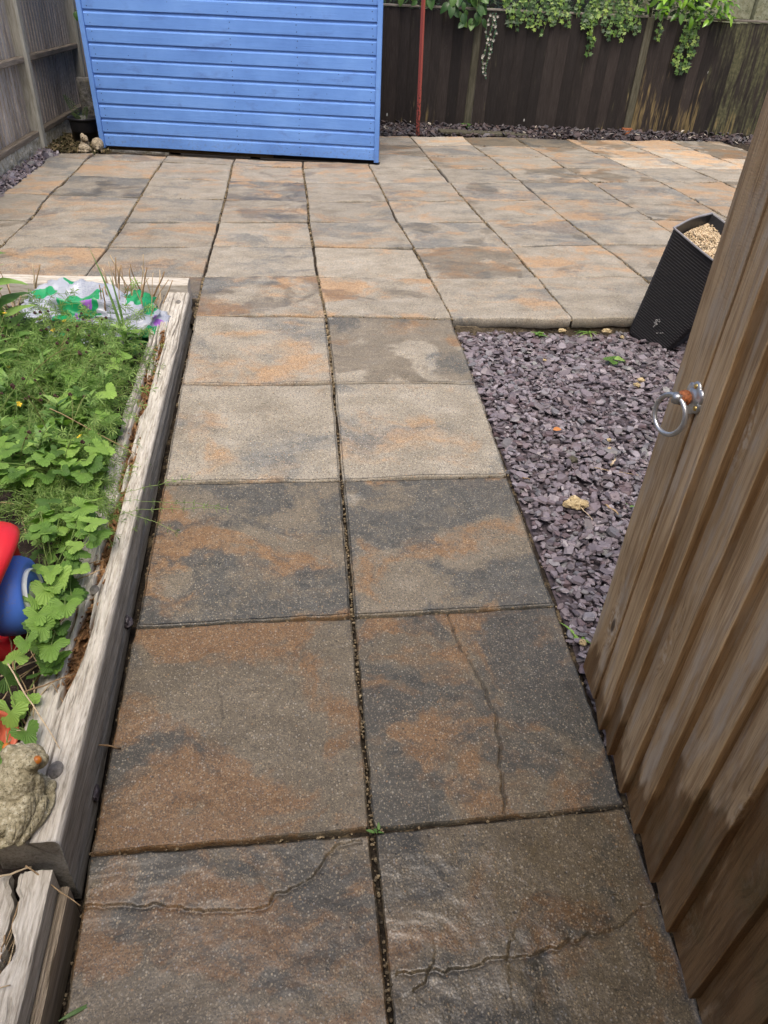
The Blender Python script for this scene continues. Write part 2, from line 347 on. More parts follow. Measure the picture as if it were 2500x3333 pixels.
def mat_shed():
    t = NT('blue_shed_paint'); v = t.offs(t.obj(), 3.0); g = t.noise(t.vmath('MULTIPLY', v, (.06, 1, 1)), 90, 4, .6); b = t.noise(v, 2.2, 4, .6); f = t.noise(t.vmath('MULTIPLY', v, (.5, 1, 1)), 9, 4, .6)
    c = t.ramp(b, [(.25, (.092, .205, .51)), (.5, (.118, .255, .60)), (.75, (.150, .305, .67))])
    c = t.mix(t.ss(f, .56, .78, 0, .62), c, (.070, .125, .32)); c = t.mix(t.ss(g, .55, .75, 0, .25), c, (.16, .32, .66)); zz = t._sep(v)[2]; c = t.mix(t.math('MULTIPLY', t.ss(t.noise(v, 40, 4, .7), .5, .72), t.ss(t._sep(t.obj())[2], .22, .0, 0, .5)), c, (.12, .12, .13))
    s = t.voro(v, 26); sc = t._sep(t.voro(v, 26, 'Color')); c = t.mix(t.math('MULTIPLY', t.ss(s, .10, .06), t.ss(sc[0], .92, .93)), c, (.02, .03, .08))
    return t.fin(c, t.math('ADD', .52, t.math('MULTIPLY', g, .2)), t.bump(g, .45, .003), Specular_IOR_Level=.2)
M['shed'] = mat_shed()
def st_sleeper(t, c, v0, v, g1, I, rough):
    tn = t.attr('tint')['Fac']; n = t.noise(v0, 42, 5, .7)
    rot = t.ramp(n, [(.3, (.055, .028, .012)), (.5, (.20, .105, .045)), (.72, (.42, .25, .12))])
    c = t.mix(t.ss(tn, .25, .75), c, rot); c = t.mix(t.math('MULTIPLY', t.attr('crack')['Fac'], .9), c, (.045, .036, .028))
    z = t._sep(t.new('ShaderNodeNewGeometry').outputs['True Normal'])[2]
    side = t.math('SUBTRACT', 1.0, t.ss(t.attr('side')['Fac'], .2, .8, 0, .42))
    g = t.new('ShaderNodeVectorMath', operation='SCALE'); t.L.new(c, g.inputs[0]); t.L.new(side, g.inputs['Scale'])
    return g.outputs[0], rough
M['sleeper'] = mat_wood('silver_weathered_sleeper', 'y', (.20, .175, .135), (.49, .46, .395), (.70, .675, .61), 2.6, .85, st_sleeper, .9)
M['sleeper_x'] = mat_wood('silver_weathered_sleeper_end', 'x', (.20, .175, .13), (.45, .42, .36), (.62, .60, .55), 2.4, .85, None, .8)
M['endgrain'] = plain('sleeper_knot_wood', (.16, .15, .135), .8, .2, 120, .4)
def mat_tint(name, stops, rough=.7, spec=.4, fine=60, fvar=.3, bump=.2, objvar=0.0):
    """colour picked from a palette by each piece's own tint value"""
    t = NT(name); a = t.attr('tint')['Fac']; n = t.noise(t.pos(), fine, 4)
    if objvar: a = t.math('FRACT', t.math('ADD', a, t.math('MULTIPLY', t.info()['Random'], objvar)))
    c = t.ramp(a, stops); c = t.mix(t.ss(n, .35, .75, 0, fvar), c, t.mix(1.0, c, (.45, .45, .45), 'MULTIPLY'))
    return t.fin(c, rough, t.bump(n, bump, .003), Specular_IOR_Level=spec)
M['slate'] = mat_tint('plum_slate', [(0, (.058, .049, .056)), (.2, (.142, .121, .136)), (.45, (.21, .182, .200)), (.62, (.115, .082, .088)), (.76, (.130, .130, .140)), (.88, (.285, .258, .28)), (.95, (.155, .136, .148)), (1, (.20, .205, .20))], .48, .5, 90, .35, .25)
M['shade_slate'] = mat_tint('shaded_strip_slate', [(0, (.030, .026, .028)), (.3, (.062, .050, .056)), (.6, (.066, .045, .040)), (.85, (.055, .055, .062)), (.95, (.10, .09, .095)), (1, (.38, .34, .27))], .62, .4, 90, .3, .2)  # darker, browner copy of the slate: the strip's shade is in the colour
M['crumb'] = mat_tint('joint_sand_crumbs', [(0, (.10, .075, .045)), (.5, (.24, .19, .115)), (.8, (.06, .05, .035)), (1, (.36, .29, .18))], .9, .2, 200, .4, .2)
def mat_bed(name, a, b, c):
    t = NT(name); v = t.pos(); n = t.noise(v, 22, 5, .65); m = t.noise(v, 150, 3)
    return t.fin(t.ramp(t.math('ADD', t.math('MULTIPLY', n, .7), t.math('MULTIPLY', m, .3)), [(.35, a), (.52, b), (.66, c)]), .95, t.bump(m, .8, .006), Specular_IOR_Level=.2)
M['jointbed'] = mat_bed('joint_bedding', (.010, .008, .006), (.026, .020, .014), (.13, .10, .058))
M['ground'] = mat_bed('dark_earth', (.014, .011, .009), (.032, .026, .02), (.07, .055, .04))
M['soil'] = mat_bed('bed_soil', (.012, .009, .008), (.028, .021, .017), (.075, .058, .045))
M['edge_mortar'] = mat_bed('edge_mortar', (.06, .05, .035), (.14, .115, .08), (.27, .22, .14))
def mat_leaf(name, stops, trans=.35, rough=.45, veins=0, spec=.4):
    t = NT(name); a = t.math('FRACT', t.math('ADD', t.attr('tint')['Fac'], t.math('MULTIPLY', t.info()['Random'], .97)))
    c = t.ramp(a, stops); n = t.noise(t.pos(), 55, 3); c = t.mix(t.ss(n, .4, .75, 0, .35), c, t.mix(1.0, c, (.6, .66, .5), 'MULTIPLY'))
    uv = t.new('ShaderNodeTexCoord').outputs['UV']; nrm = None
    if veins:
        x, y, _ = t._sep(uv)
        sx = t.math('SINE', t.math('MULTIPLY', x, veins)); vein = t.ss(t.math('ABSOLUTE', sx), .22, .0)
        c = t.mix(t.math('MULTIPLY', vein, .38), c, t.mix(.6, c, (.22, .36, .09)))
        h = t.math('ADD', t.math('ABSOLUTE', sx), t.math('MULTIPLY', n, .8)); nrm = t.bump(h, .5, .004)
    else: nrm = t.bump(n, .25, .004)
    m = t.fin(c, rough, nrm, Specular_IOR_Level=spec)
    tr = t.new('ShaderNodeBsdfTranslucent'); t.L.new(t.mix(1.0, c, (1.15, 1.25, .55), 'MULTIPLY'), tr.inputs[0]); mx = t.new('ShaderNodeMixShader'); mx.inputs[0].default_value = trans
    t.L.new(t.p.outputs[0], mx.inputs[1]); t.L.new(tr.outputs[0], mx.inputs[2]); t.L.new(mx.outputs[0], t.N['Material Output'].inputs[0]); return m
M['avens'] = mat_leaf('avens_leaf', [(0, (.065, .145, .028)), (.35, (.135, .265, .048)), (.7, (.225, .395, .075)), (1, (.31, .49, .11))], .35, .55, 13)
M['herb'] = mat_leaf('herb_leaf', [(0, (.075, .165, .045)), (.4, (.135, .26, .065)), (.75, (.22, .37, .095)), (1, (.31, .46, .14))], .35, .5, 0)
M['cleaver'] = mat_leaf('cleavers_leaf', [(0, (.12, .22, .062)), (.5, (.23, .37, .11)), (1, (.34, .48, .16))], .3, .6, 0)
M['grass'] = mat_leaf('grass_blade', [(0, (.06, .13, .05)), (1, (.13, .24, .07))], .3, .5, 0)
M['ivy'] = mat_leaf('ivy_leaf', [(0, (.022, .055, .018)), (.35, (.055, .12, .028)), (.65, (.115, .215, .042)), (.88, (.21, .33, .06)), (1, (.30, .40, .09))], .3, .4, 0)
M['laurel'] = mat_leaf('laurel_leaf', [(0, (.06, .15, .015)), (.4, (.14, .30, .025)), (.75, (.22, .43, .035)), (1, (.30, .52, .06))], .35, .28, 0, .5)
M['climber'] = mat_leaf('climber_leaf', [(0, (.03, .08, .025)), (.5, (.065, .15, .04)), (1, (.14, .25, .07))], .3, .38, 0)
M['darkleaf'] = mat_leaf('shaded_leaf', [(0, (.012, .028, .010)), (.6, (.022, .05, .015)), (1, (.04, .08, .02))], .2, .5, 0)
M['fern'] = mat_leaf('fern_leaf', [(0, (.04, .075, .025)), (1, (.09, .14, .05))], .25, .6, 0)
M['stem'] = mat_tint('green_stem', [(0, (.12, .19, .05)), (.6, (.20, .28, .08)), (1, (.20, .15, .07))], .6, .3, 90, .2, .1)
M['dry'] = mat_tint('dry_stalk', [(0, (.18, .115, .060)), (.3, (.34, .24, .135)), (.65, (.48, .38, .245)), (1, (.58, .50, .38))], .8, .25, 140, .45, .3, .8)
M['burr'] = plain('brown_burr', (.060, .028, .022), .8, .3, 200, .4)
M['yellow'] = plain('yellow_petal', (.70, .50, .03), .5, .1)
M['whitep'] = plain('white_fabric_petal', (.58, .56, .48), .6, .12)
def mat_stone(name, a, b, c, pit=90, moss=0.0):
    t = NT(name); v = t.obj(); n = t.noise(v, pit*.35, 5, .7); p = t.voro(v, pit); pc = t._sep(t.voro(v, pit, 'Color'))
    cc = t.ramp(n, [(.33, a), (.52, b), (.7, c)]); hole = t.math('MULTIPLY', t.ss(p, .38, .2), t.ss(pc[0], .62, .66)); cc = t.mix(t.math('MULTIPLY', hole, .8), cc, tuple(x*.25 for x in a))
    if moss: cc = t.mix(t.math('MULTIPLY', t.ss(t.noise(v, 12, 3), .45, .62), moss), cc, (.15, .13, .055))
    h = t.math('SUBTRACT', n, hole); return t.fin(cc, .9, t.bump(h, .8, .004), Specular_IOR_Level=.2)
M['frog'] = mat_stone('pitted_cast_stone', (.175, .155, .095), (.36, .325, .215), (.58, .55, .43), 330, .25)
M['hogstone'] = mat_stone('tan_cast_stone', (.15, .125, .085), (.30, .255, .18), (.44, .385, .29), 120)
M['stump'] = mat_stone('grey_concrete', (.045, .043, .038), (.12, .118, .11), (.26, .26, .25), 60, .2)
M['concrete'] = mat_stone('lichened_gravel_board', (.26, .23, .15), (.48, .45, .35), (.66, .64, .56), 70, .30)
M['greenconc'] = mat_stone('green_concrete', (.13, .14, .085), (.215, .225, .15), (.30, .31, .23), 50, .2)
M['pebble'] = mat_stone('buff_pebble', (.26, .19, .095), (.40, .32, .18), (.54, .46, .30), 160)
M['red'] = plain('red_plastic', (.56, .016, .026), .45, .03, 8, .05)
def mat_bluew():
    t = NT('blue_plastic_wheel'); v = t.obj(); n = t.noise(v, 220, 4, .7); m = t.noise(v, 14, 3)
    c = t.mix(t.math('MULTIPLY', t.ss(n, .5, .7), t.ss(m, .42, .62)), (.060, .155, .56), (.20, .17, .22)); return t.fin(c, .5, t.bump(n, .15, .001))
M['bluew'] = mat_bluew()
M['whiteplastic'] = plain('white_plastic', (.62, .66, .64), .4, .05)
M['blackplastic'] = plain('black_plastic', (.016, .016, .018), .42, .15, 60, .1)
M['coral'] = plain('coral_plastic', (.55, .135, .075), .5, .08, 60, .05)
M['eye'] = plain('orange_glass_eye', (.40, .13, .018), .35, .25, 60, .1)
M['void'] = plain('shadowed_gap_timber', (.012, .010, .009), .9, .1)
M['steel'] = plain('galvanised_steel', (.47, .49, .51), .36, .10, 60, .15, Metallic=.85)
M['brass'] = plain('yellow_passivated_screw', (.50, .38, .14), .35, .15, 300, .1, Metallic=.8)
M['rustknob'] = plain('rusty_spindle', (.26, .085, .028), .7, .35, 160, .4)
M['redpole'] = None
def mat_pole():
    t = NT('red_painted_metal'); v = t.pos(); n = t.noise(v, 45, 4, .65); z = t._sep(v)[2]
    k = t.ss(t.math('SUBTRACT', n, t.math('MULTIPLY', z, .35)), .40, .47)
    return t.fin(t.mix(k, (.33, .075, .055), (.075, .028, .018)), .55, t.bump(n, .2, .002))
M['redpole'] = mat_pole()
def mat_wicker():
    t = NT('black_moulded_wicker'); v = t.obj(); n = t.noise(v, 90, 4); d = t.noise(v, 5, 3)
    c = t.mix(t.ss(n, .5, .75, 0, .3), (.0125, .0120, .0145), (.03, .03, .032)); c = t.mix(t.ss(d, .62, .75, 0, .3), c, (.035, .036, .03))
    return t.fin(c, .55, t.bump(n, .15, .002), Specular_IOR_Level=.4)
M['wicker'] = mat_wicker()
M['sand'] = mat_tint('pale_crushed_stone', [(0, (.42, .32, .19)), (.4, (.60, .49, .33)), (.75, (.70, .60, .44)), (.92, (.50, .34, .20)), (1, (.20, .16, .12))], .9, .2, 160, .2, .2)
def mat_bag():
    """printed polythene sack: white, green and purple areas, rows of small print"""
    t = NT('printed_compost_sack'); v = t.obj(); w = t.vmath('ADD', v, t.vmath('MULTIPLY', t.noise(v, 6, 3, out=1), (.10, .10, .10)))
    a = t.noise(w, 5.2, 2, .40); b = t.noise(t.vmath('ADD', w, (4.2, 1.7, 3.1)), 6.5, 1, .4)
    white = (.31, .34, .39); green = (.012, .235, .085); purple = (.27, .10, .42)
    x, y, z = t._sep(t.vmath('ADD', v, t.vmath('MULTIPLY', t.noise(v, 9, 2, out=1), (.05, .05, .05))))
    line = t.math('MULTIPLY', t.ss(t.math('SINE', t.math('MULTIPLY', t.math('ADD', z, t.math('MULTIPLY', y, .6)), 820)), .15, .4), t.ss(t.noise(t.vmath('MULTIPLY', v, (1, .3, .3)), 160, 2), .44, .5))
    pr = t.math('MULTIPLY', line, t.ss(t.noise(v, 7.5, 1), .46, .50)); wc = t.mix(t.math('MULTIPLY', pr, .55), white, (.12, .13, .22))
    g = t.ss(a, .495, .505); c = t.mix(g, wc, green)
    edge = t.math('MULTIPLY', t.ss(a, .485, .49), t.ss(a, .515, .51)); c = t.mix(edge, c, white)
    c = t.mix(t.ss(b, .67, .685), c, purple); n = t.noise(v, 18, 2)
    return t.fin(c, .33, t.bump(n, .25, .006), Specular_IOR_Level=.5)
M['bag'] = mat_bag()
M['blackfilm'] = plain('black_polythene', (.012, .012, .014), .3, .2, 30, .3)

# ================================================================ THE SETTING
# one earth sheet to well beyond the garden
gx = np.concatenate([[-60, -20, -8], np.linspace(-5, 7, 40), [12, 25, 60]]); gy = np.concatenate([[-60, -20, -6], np.linspace(-3, 10, 60), [14, 28, 60]])
XX, YY = np.meshgrid(gx, gy); ZZ = np.minimum(G(XX*0, np.clip(YY, -3, 99))-.075, -.10)+fbm(XX*3, YY*3, s=3, oct=3)*.008
part('ground', np.stack([XX.ravel(), YY.ravel(), ZZ.ravel()], 1), grid_faces(len(gx), len(gy)), M['ground'], kind='structure')

# unseen brick wall and roof, added behind the camera to shade the near path
def added_house():
    t_ = thing('added_house', 'unseen brick wall added behind the viewer to shade the near path', 'added_house', (0, HY, -.6))
    t = NT('added_house_brick'); n = t.new('ShaderNodeTexBrick'); t.L.new(t.vmath('MULTIPLY', t.obj(), (1, 0, 1)), n.inputs[0]) ; mp = t.new('ShaderNodeCombineXYZ'); x, y, z = t._sep(t.obj()); t.L.new(x, mp.inputs[0]); t.L.new(z, mp.inputs[1]); t.L.new(mp.outputs[0], n.inputs[0])
    n.inputs['Scale'].default_value = 4.4; n.inputs['Color1'].default_value = (.25, .12, .08, 1); n.inputs['Color2'].default_value = (.32, .17, .11, 1); n.inputs['Mortar'].default_value = (.35, .32, .28, 1)
    V, F = box(-4.0, 7.0, HY-.3, HY, -.7, HH, .01); part('wall', V, F, t.fin(n.outputs[0], .85), t_)
    V = [(-4.3, HY+.25, HH), (7.3, HY+.25, HH), (7.3, HY-4, HH+2.2), (-4.3, HY-4, HH+2.2)]; part('roof', V+[(a, b, c+.12) for a, b, c in V], [(3, 2, 1, 0), (4, 5, 6, 7), (0, 1, 5, 4), (1, 2, 6, 5), (2, 3, 7, 6), (3, 0, 4, 7)], plain('roof_tile', (.10, .07, .06), .8), t_)
HY, HH = -2.1, 3.3
added_house()
# ---- paving joints, as measured on the slope and the terrace
JP = {(0,1):(-.615,-.006),(1,1):(-.006,-.002),(2,1):(.600,.010),(0,2):(-.604,.594),(1,2):(-.003,.598),(2,2):(.604,.612),(0,3):(-.597,1.201),(1,3):(.005,1.197),(2,3):(.605,1.211),
 (0,4):(-.597,1.795),(1,4):(.011,1.806),(2,4):(.612,1.812),(0,5):(-.602,2.463),(1,5):(.013,2.447),(2,5):(.618,2.402),(3,5):(1.21,2.379),(0,6):(-.610,3.040),(1,6):(-.003,3.042),(2,6):(.611,2.987),(3,6):(1.22,3.0),(4,6):(1.845,3.021),
 (-1,7):(-1.198,3.572),(0,7):(-.605,3.593),(1,7):(-.005,3.596),(2,7):(.609,3.568),(3,7):(1.214,3.609),(4,7):(1.822,3.642),(-2,8):(-1.796,4.156),(-1,8):(-1.200,4.147),(0,8):(-.603,4.143),(1,8):(-.014,4.167),(2,8):(.588,4.151),(3,8):(1.201,4.193),(4,8):(1.808,4.242),(5,8):(2.455,4.287),
 (-2,9):(-1.842,4.865),(-1,9):(-1.209,4.823),(0,9):(-.603,4.778),(1,9):(-.004,4.732),(2,9):(.589,4.762),(3,9):(1.193,4.805),(4,9):(1.805,4.850),(5,9):(2.438,4.904),(6,9):(3.091,4.944),
 (-2,10):(-1.847,5.534),(-1,10):(-1.221,5.463),(0,10):(-.609,5.391),(1,10):(-.006,5.367),(2,10):(.591,5.383),(3,10):(1.194,5.424),(4,10):(1.819,5.475),(5,10):(2.447,5.535),(6,10):(3.088,5.570),(7,10):(3.685,5.603),
 (-2,11):(-1.867,6.213),(-1,11):(-1.223,6.144),(0,11):(-.618,6.052),(1,11):(-.011,5.960),(2,11):(.585,5.955),(3,11):(1.196,6.007),(4,11):(1.815,6.059),(5,11):(2.420,6.112),(6,11):(3.059,6.146),(7,11):(3.667,6.167),
 (3,12):(1.197,6.620),(4,12):(1.811,6.649),(5,12):(2.418,6.689),(6,12):(3.03,6.70),(7,12):(3.64,6.71),(3,13):(1.195,7.177),(4,13):(1.785,7.236),(5,13):(2.387,7.256),(6,13):(2.98,7.24),(7,13):(3.61,7.25),
 (3,14):(1.194,7.753),(4,14):(1.795,7.792),(5,14):(2.373,7.784),(6,14):(2.963,7.747),(7,14):(3.597,7.773)}
def jp(c, r):
    """measured joint crossing, else carried on from its neighbours"""
    if (c, r) in JP: return JP[(c, r)]
    row = sorted(k[0] for k in JP if k[1] == r)
    if not row: return (.605*(c-1), -.006+.605*(r-1))
    lo, hi = row[0], row[-1]
    if c > hi:
        x, y = JP[(hi, r)]; return (x+.610*(c-hi), y+.010*(c-hi))
    if c < lo:
        x, y = JP[(lo, r)]; d = lo-c; return (x-.608*d, y+(0.0 if r < 8 else .03)*d)
    return (.605*(c-1), JP[(lo, r)][1])
CRACKS = {(1,1): [([(.271,.606),(.278,.557),(.292,.472),(.311,.411),(.326,.346),(.341,.279),(.336,.199),(.321,.125),(.315,.065),(.306,-.002)], .022, .0, .0042)],
 (1,0): [([(.021,-.278),(.094,-.282),(.138,-.286),(.176,-.284),(.204,-.27),(.229,-.272),(.249,-.276),(.314,-.271),(.36,-.262),(.443,-.247),(.491,-.24),(.531,-.216),(.60,-.19)], .010, .0026, .0048), ([(.049,-.308),(.075,-.297),(.086,-.277)], .009, .002, .004), ([(.244,-.277),(.247,-.26),(.256,-.246)], .009, .002, .004)],
 (0,0): [([(-.609,-.107),(-.517,-.111),(-.447,-.119),(-.385,-.134),(-.315,-.138),(-.264,-.142),(-.235,-.133),(-.224,-.115),(-.186,-.106),(-.152,-.097),(-.129,-.07),(-.101,-.039),(-.073,-.019),(-.037,-.018)], .009, .0026, .0048)],
 (0,2): [([(-.125,.737),(-.076,.735),(-.014,.754)], .002, .003, .005), ([(-.58,1.02),(-.5,.99),(-.42,1.03)], .0015, .002, .005)],
 (0,3): [([(-.483,1.518),(-.447,1.489),(-.415,1.506)], .003, .002, .005)],
 (0,1): [([(-.16,.42),(-.1,.47),(-.05,.5),(-.01,.505)], .002, .003, .005), ([(-.4,.25),(-.35,.3),(-.36,.36)], .002, .002, .005)]}
def poly_sd(X, Y, pts):
    """distance to a polyline and which side of it a point is on"""
    best = np.full(X.shape, 1e9); side = np.zeros(X.shape); P = np.asarray(pts)
    for (ax, ay), (bx, by) in zip(P[:-1], P[1:]):
        dx, dy = bx-ax, by-ay; L2 = dx*dx+dy*dy; t = np.clip(((X-ax)*dx+(Y-ay)*dy)/L2, 0, 1)
        qx, qy = X-(ax+t*dx), Y-(ay+t*dy); d = np.hypot(qx, qy); m = d < best; best = np.where(m, d, best); side = np.where(m, np.sign(dx*qy-dy*qx), side)
    return best, side
def slab_mesh(c, r, corners, N, gap=.0045 if False else .005, thick=.045):
    (ax, ay), (bx, by), (cx, cy), (dx, dy) = corners                      # near-left, near-right, far-right, far-left
    u = np.linspace(0, 1, N+1); e = .012
    u = np.concatenate([[0, e*.4, e], u[1:-1], [1-e, 1-e*.4, 1]]) if N > 30 else np.concatenate([[0, .012], u[1:-1], [.988, 1]])
    n = len(u); U, Vv = np.meshgrid(u, u)
    X = (1-U)*(1-Vv)*ax+U*(1-Vv)*bx+U*Vv*cx+(1-U)*Vv*dx; Y = (1-U)*(1-Vv)*ay+U*(1-Vv)*by+U*Vv*cy+(1-U)*Vv*dy
    mx, my = X.mean(), Y.mean(); s = int((c+9)*31+(r+4)*7)
    edge = np.minimum(np.minimum(U, 1-U), np.minimum(Vv, 1-Vv))*.6
    wob = (fbm(X*14, Y*14, s=s, oct=3)*.0022+fbm(X*45, Y*45, s=s+5, oct=2)*.0011)*np.exp(-edge/.012)
    w = .6
    X = X+np.sign(.5-U)*np.clip((abs(U-.5)*2), 0, 1)**6*(gap+wob); Y = Y+np.sign(.5-Vv)*np.clip(abs(Vv-.5)*2, 0, 1)**6*(gap+wob)
    lv = (vnoise(s*1.7, s*.3)*.004, vnoise(s*.9, s*2.3)*.006, vnoise(s*2.9, s*.7)*.005)   # every flag sits a little out of true
    near = r < 6
    Z = G(X, Y)+(lv[0]+lv[1]*(U-.5)+lv[2]*(Vv-.5))*(.40 if r > 4 else .25)
    f = fbm(X*3.2, Y*4.4, s=s+3, oct=4); st = f*3.0; fl = np.floor(st); fr = st-fl
    Z += .0024*f+(.0009 if r < 3 else .0014)*(fl+sstep(.30, .70, fr))+fbm(X*22, Y*26, s=s+9, oct=3)*.0009
    crack = CRACKS.get((c, r), []); dirt = np.zeros_like(Z)
    for pts, gd, stp, wd in crack:
        d, sd_ = poly_sd(X+fbm(X*45, Y*45, s=4, oct=3)*.0045, Y+fbm(X*45, Y*45, s=8, oct=3)*.0045, pts)
        brk = sstep(-.35, .25, vnoise(X*11, Y*11, s=s+77)) if stp > 0 else .6+.4*sstep(-.4, .2, vnoise(X*40, Y*40, s=s+79)); dirt = np.maximum(dirt, np.exp(-(d/(.0024 if stp == 0 else .0019))**2)*(.95 if stp == 0 else .62)*brk)
        Z -= gd*.45*np.exp(-(d/(wd*.72))**2); Z += stp*.5*sd_*np.exp(-d/.05)*sstep(0, .004, d)
    rr = .006; Z -= np.where(edge < rr, rr-np.sqrt(np.clip(rr**2-(rr-edge)**2, 0, None)), 0)*.8*(1+.5*fbm(X*30, Y*30, s=s, oct=2))
    V = [np.stack([X.ravel(), Y.ravel(), Z.ravel()], 1)]; F = grid_faces(n, n)
    ring = [i for i in range(n)]+[j*n+n-1 for j in range(1, n)]+[(n-1)*n+i for i in range(n-2, -1, -1)]+[j*n for j in range(n-2, 0, -1)]
    top = V[0][ring]; b = top.copy(); b[:, 2] = top[:, 2]-thick
    b[:, 0] += (mx-b[:, 0])*.012; b[:, 1] += (my-b[:, 1])*.012
    V.append(b); k = n*n; m = len(ring)
    for i in range(m): F.append((ring[(i+1) % m], ring[i], k+i, k+(i+1) % m))
    return np.concatenate(V), F, np.concatenate([dirt.ravel(), np.ones(m)])
path_o = None
def sheet(name, xs, ys, zf, mat, **t):
    X, Y = np.meshgrid(xs, ys); Z = zf(X, Y); return part(name, np.stack([X.ravel(), Y.ravel(), Z.ravel()], 1), grid_faces(len(xs), len(ys)), mat, **t)
path_o = sheet('path', np.linspace(-.628, .615, 60), np.linspace(-1.9, 2.42, 220), lambda X, Y: G(X, Y)-.020-.05*sstep(-.594, -.606, X)+fbm(X*40, Y*40, s=2, oct=3)*.0045, M['jointbed'], kind='structure')
pat_o = sheet('patio', np.linspace(-2.26, 6.2, 300), np.linspace(2.42, 7.74, 200), lambda X, Y: G(X, Y)-.019+fbm(X*30, Y*30, s=6, oct=3)*.0045, M['jointbed'], kind='structure')
# damp, blue, rust, lightness of the flags one can tell apart
LOOK = {(0,0):(.95,.80,.78,.26),(1,0):(1.0,.66,.52,.24),(0,1):(.88,.55,.76,.26),(1,1):(.88,.86,.76,.28),(0,2):(.70,.84,.72,.36),(1,2):(.66,.72,.62,.36),(0,3):(.12,.72,.52,.42),(1,3):(.24,.70,.60,.42),(0,4):(.10,.62,.62,.42),(1,4):(.56,.66,.50,.46),
 (0,5):(.52,.60,.74,.42),(1,5):(.44,.50,.72,.44),(2,5):(.26,.66,.62,.46),(3,5):(.08,.62,.55,.44),(0,6):(.40,.72,.25,.48),(1,6):(.12,.3,.6,.6),(-2,10):(.3,.55,.8,.5),(-1,10):(.3,.6,.6,.45),(0,10):(.4,.55,.72,.45),(1,10):(.38,.65,.6,.5),(-3,10):(.2,.85,.55,.6),(-3,9):(.1,.7,.8,.7),
 (3,13):(.2,.3,.7,.9),(4,13):(.72,.5,.5,.4),(5,13):(.65,.8,.5,.45),(6,13):(.5,.5,.85,.5),(7,13):(.3,.7,.9,.6),(6,12):(.45,.6,.85,.6),(7,12):(0,.6,.9,1),(6,11):(0,.7,.75,1),(7,11):(0,.55,.8,1),(8,12):(.6,.5,.8,.4),(8,11):(0,.4,.9,.95)}
def lay(c, r, corners, parent, N):
    sv = slab_mesh(c, r, corners, N, .005 if r < 6 else .0075); me = mesh('paving_slab', sv[0], sv[1], True, sv[2])
    # local origin at the flag so that its texture is its own
    m = np.mean(np.array(corners), 0); z = float(G(m[0], m[1])); me.transform(Matrix.Translation((-m[0], -m[1], -z)))
    o = put('paving_slab', me, M['slab'], parent, Matrix.Translation((m[0], m[1], z)))
    rn = random.Random(c*53+r*11+5)
    o.color = LOOK.get((c, r), (rn.uniform(.10, .50) if r > 5 else .9, rn.uniform(.46, .86), rn.uniform(.50, .84), rn.uniform(.22, .50)))
    return o
for r in range(-1, 5):
    for c in (0, 1): lay(c, r, [jp(c, r), jp(c+1, r), jp(c+1, r+1), jp(c, r+1)], path_o, 230 if r in (0, 1) else 110 if r > 1 else 30)
for r in range(5, 14):
    for c in range(-3, 9):
        if r == 5 and c == -3: continue
        k = [jp(c, r), jp(c+1, r), jp(c+1, r+1), jp(c, r+1)]
        if r == 5 and c < 0: k[0] = (k[0][0], 2.70); k[1] = (k[1][0], 2.70)
        if c == -3:
            k[0] = (-2.17-.005*(r-8), k[1][1]+.02); k[3] = (-2.17-.006*(r-7), k[2][1]+.02)
            if r < 8: k[0] = (k[1][0]-.6, k[1][1]); k[3] = (k[2][0]-.6, k[2][1])
        if r == 11 and c <= 1: k[2] = (k[1][0]+.01, k[1][1]+.26); k[3] = (k[0][0]+.01, k[0][1]+.26)
        if r > 11 and c <= 1: continue
        lay(c, r, k, pat_o, 60 if r < 7 else 36 if r < 10 else 22)
# front edge of the terrace above the slate: mortar bed under the flags
V, F = box(.64, 6.2, 2.405, 2.5, -.14, -.022, .006); part('mortar_bed', V, F, M['edge_mortar'], pat_o)
# crumbs of sand and grit in the joints
mb = MB(); o8 = ico(1, 1.0)
def crumb_line(p, q, n, w=.005, dz=-.010, big=1.0):
    for _ in range(n):
        t_ = random.random(); x = p[0]+(q[0]-p[0])*t_+random.gauss(0, w*.45); y = p[1]+(q[1]-p[1])*t_+random.gauss(0, w*.45)
        s = random.uniform(.0018, .0045)*big; mb.add(xf(o8[0], (x, y, float(G(x, y))+dz+random.uniform(-.004, .004)), (random.random()*6, random.random()*6, 0), (s*random.uniform(.8, 1.6), s, s*.8)), o8[1], random.random())
for r in range(0, 14):
    for c in range(-2, 8):
        if r < 5 and c not in (0, 1, 2): continue
        a, b = jp(c, r), jp(c, r+1)
        if r < 5 and c in (0, 2): crumb_line(a, b, 14, .004, -.012 if c else -.018); continue
        if r > 10 and c <= 1: continue
        if random.random() < .85 or r < 6: crumb_line(a, b, 95 if r < 6 else 55, .006, -.007, 1.0 if r < 4 else 1.6)
        if r >= 5 and random.random() < .3: crumb_line(a, jp(c+1, r), 30, .004, -.006, 1.5)
for r in range(0, 6):
    for c in (0, 1): crumb_line(jp(c, r), jp(c+1, r), 22, .004, -.009)
mb.build('joint_grit', M['crumb'], pat_o, kind='stuff')

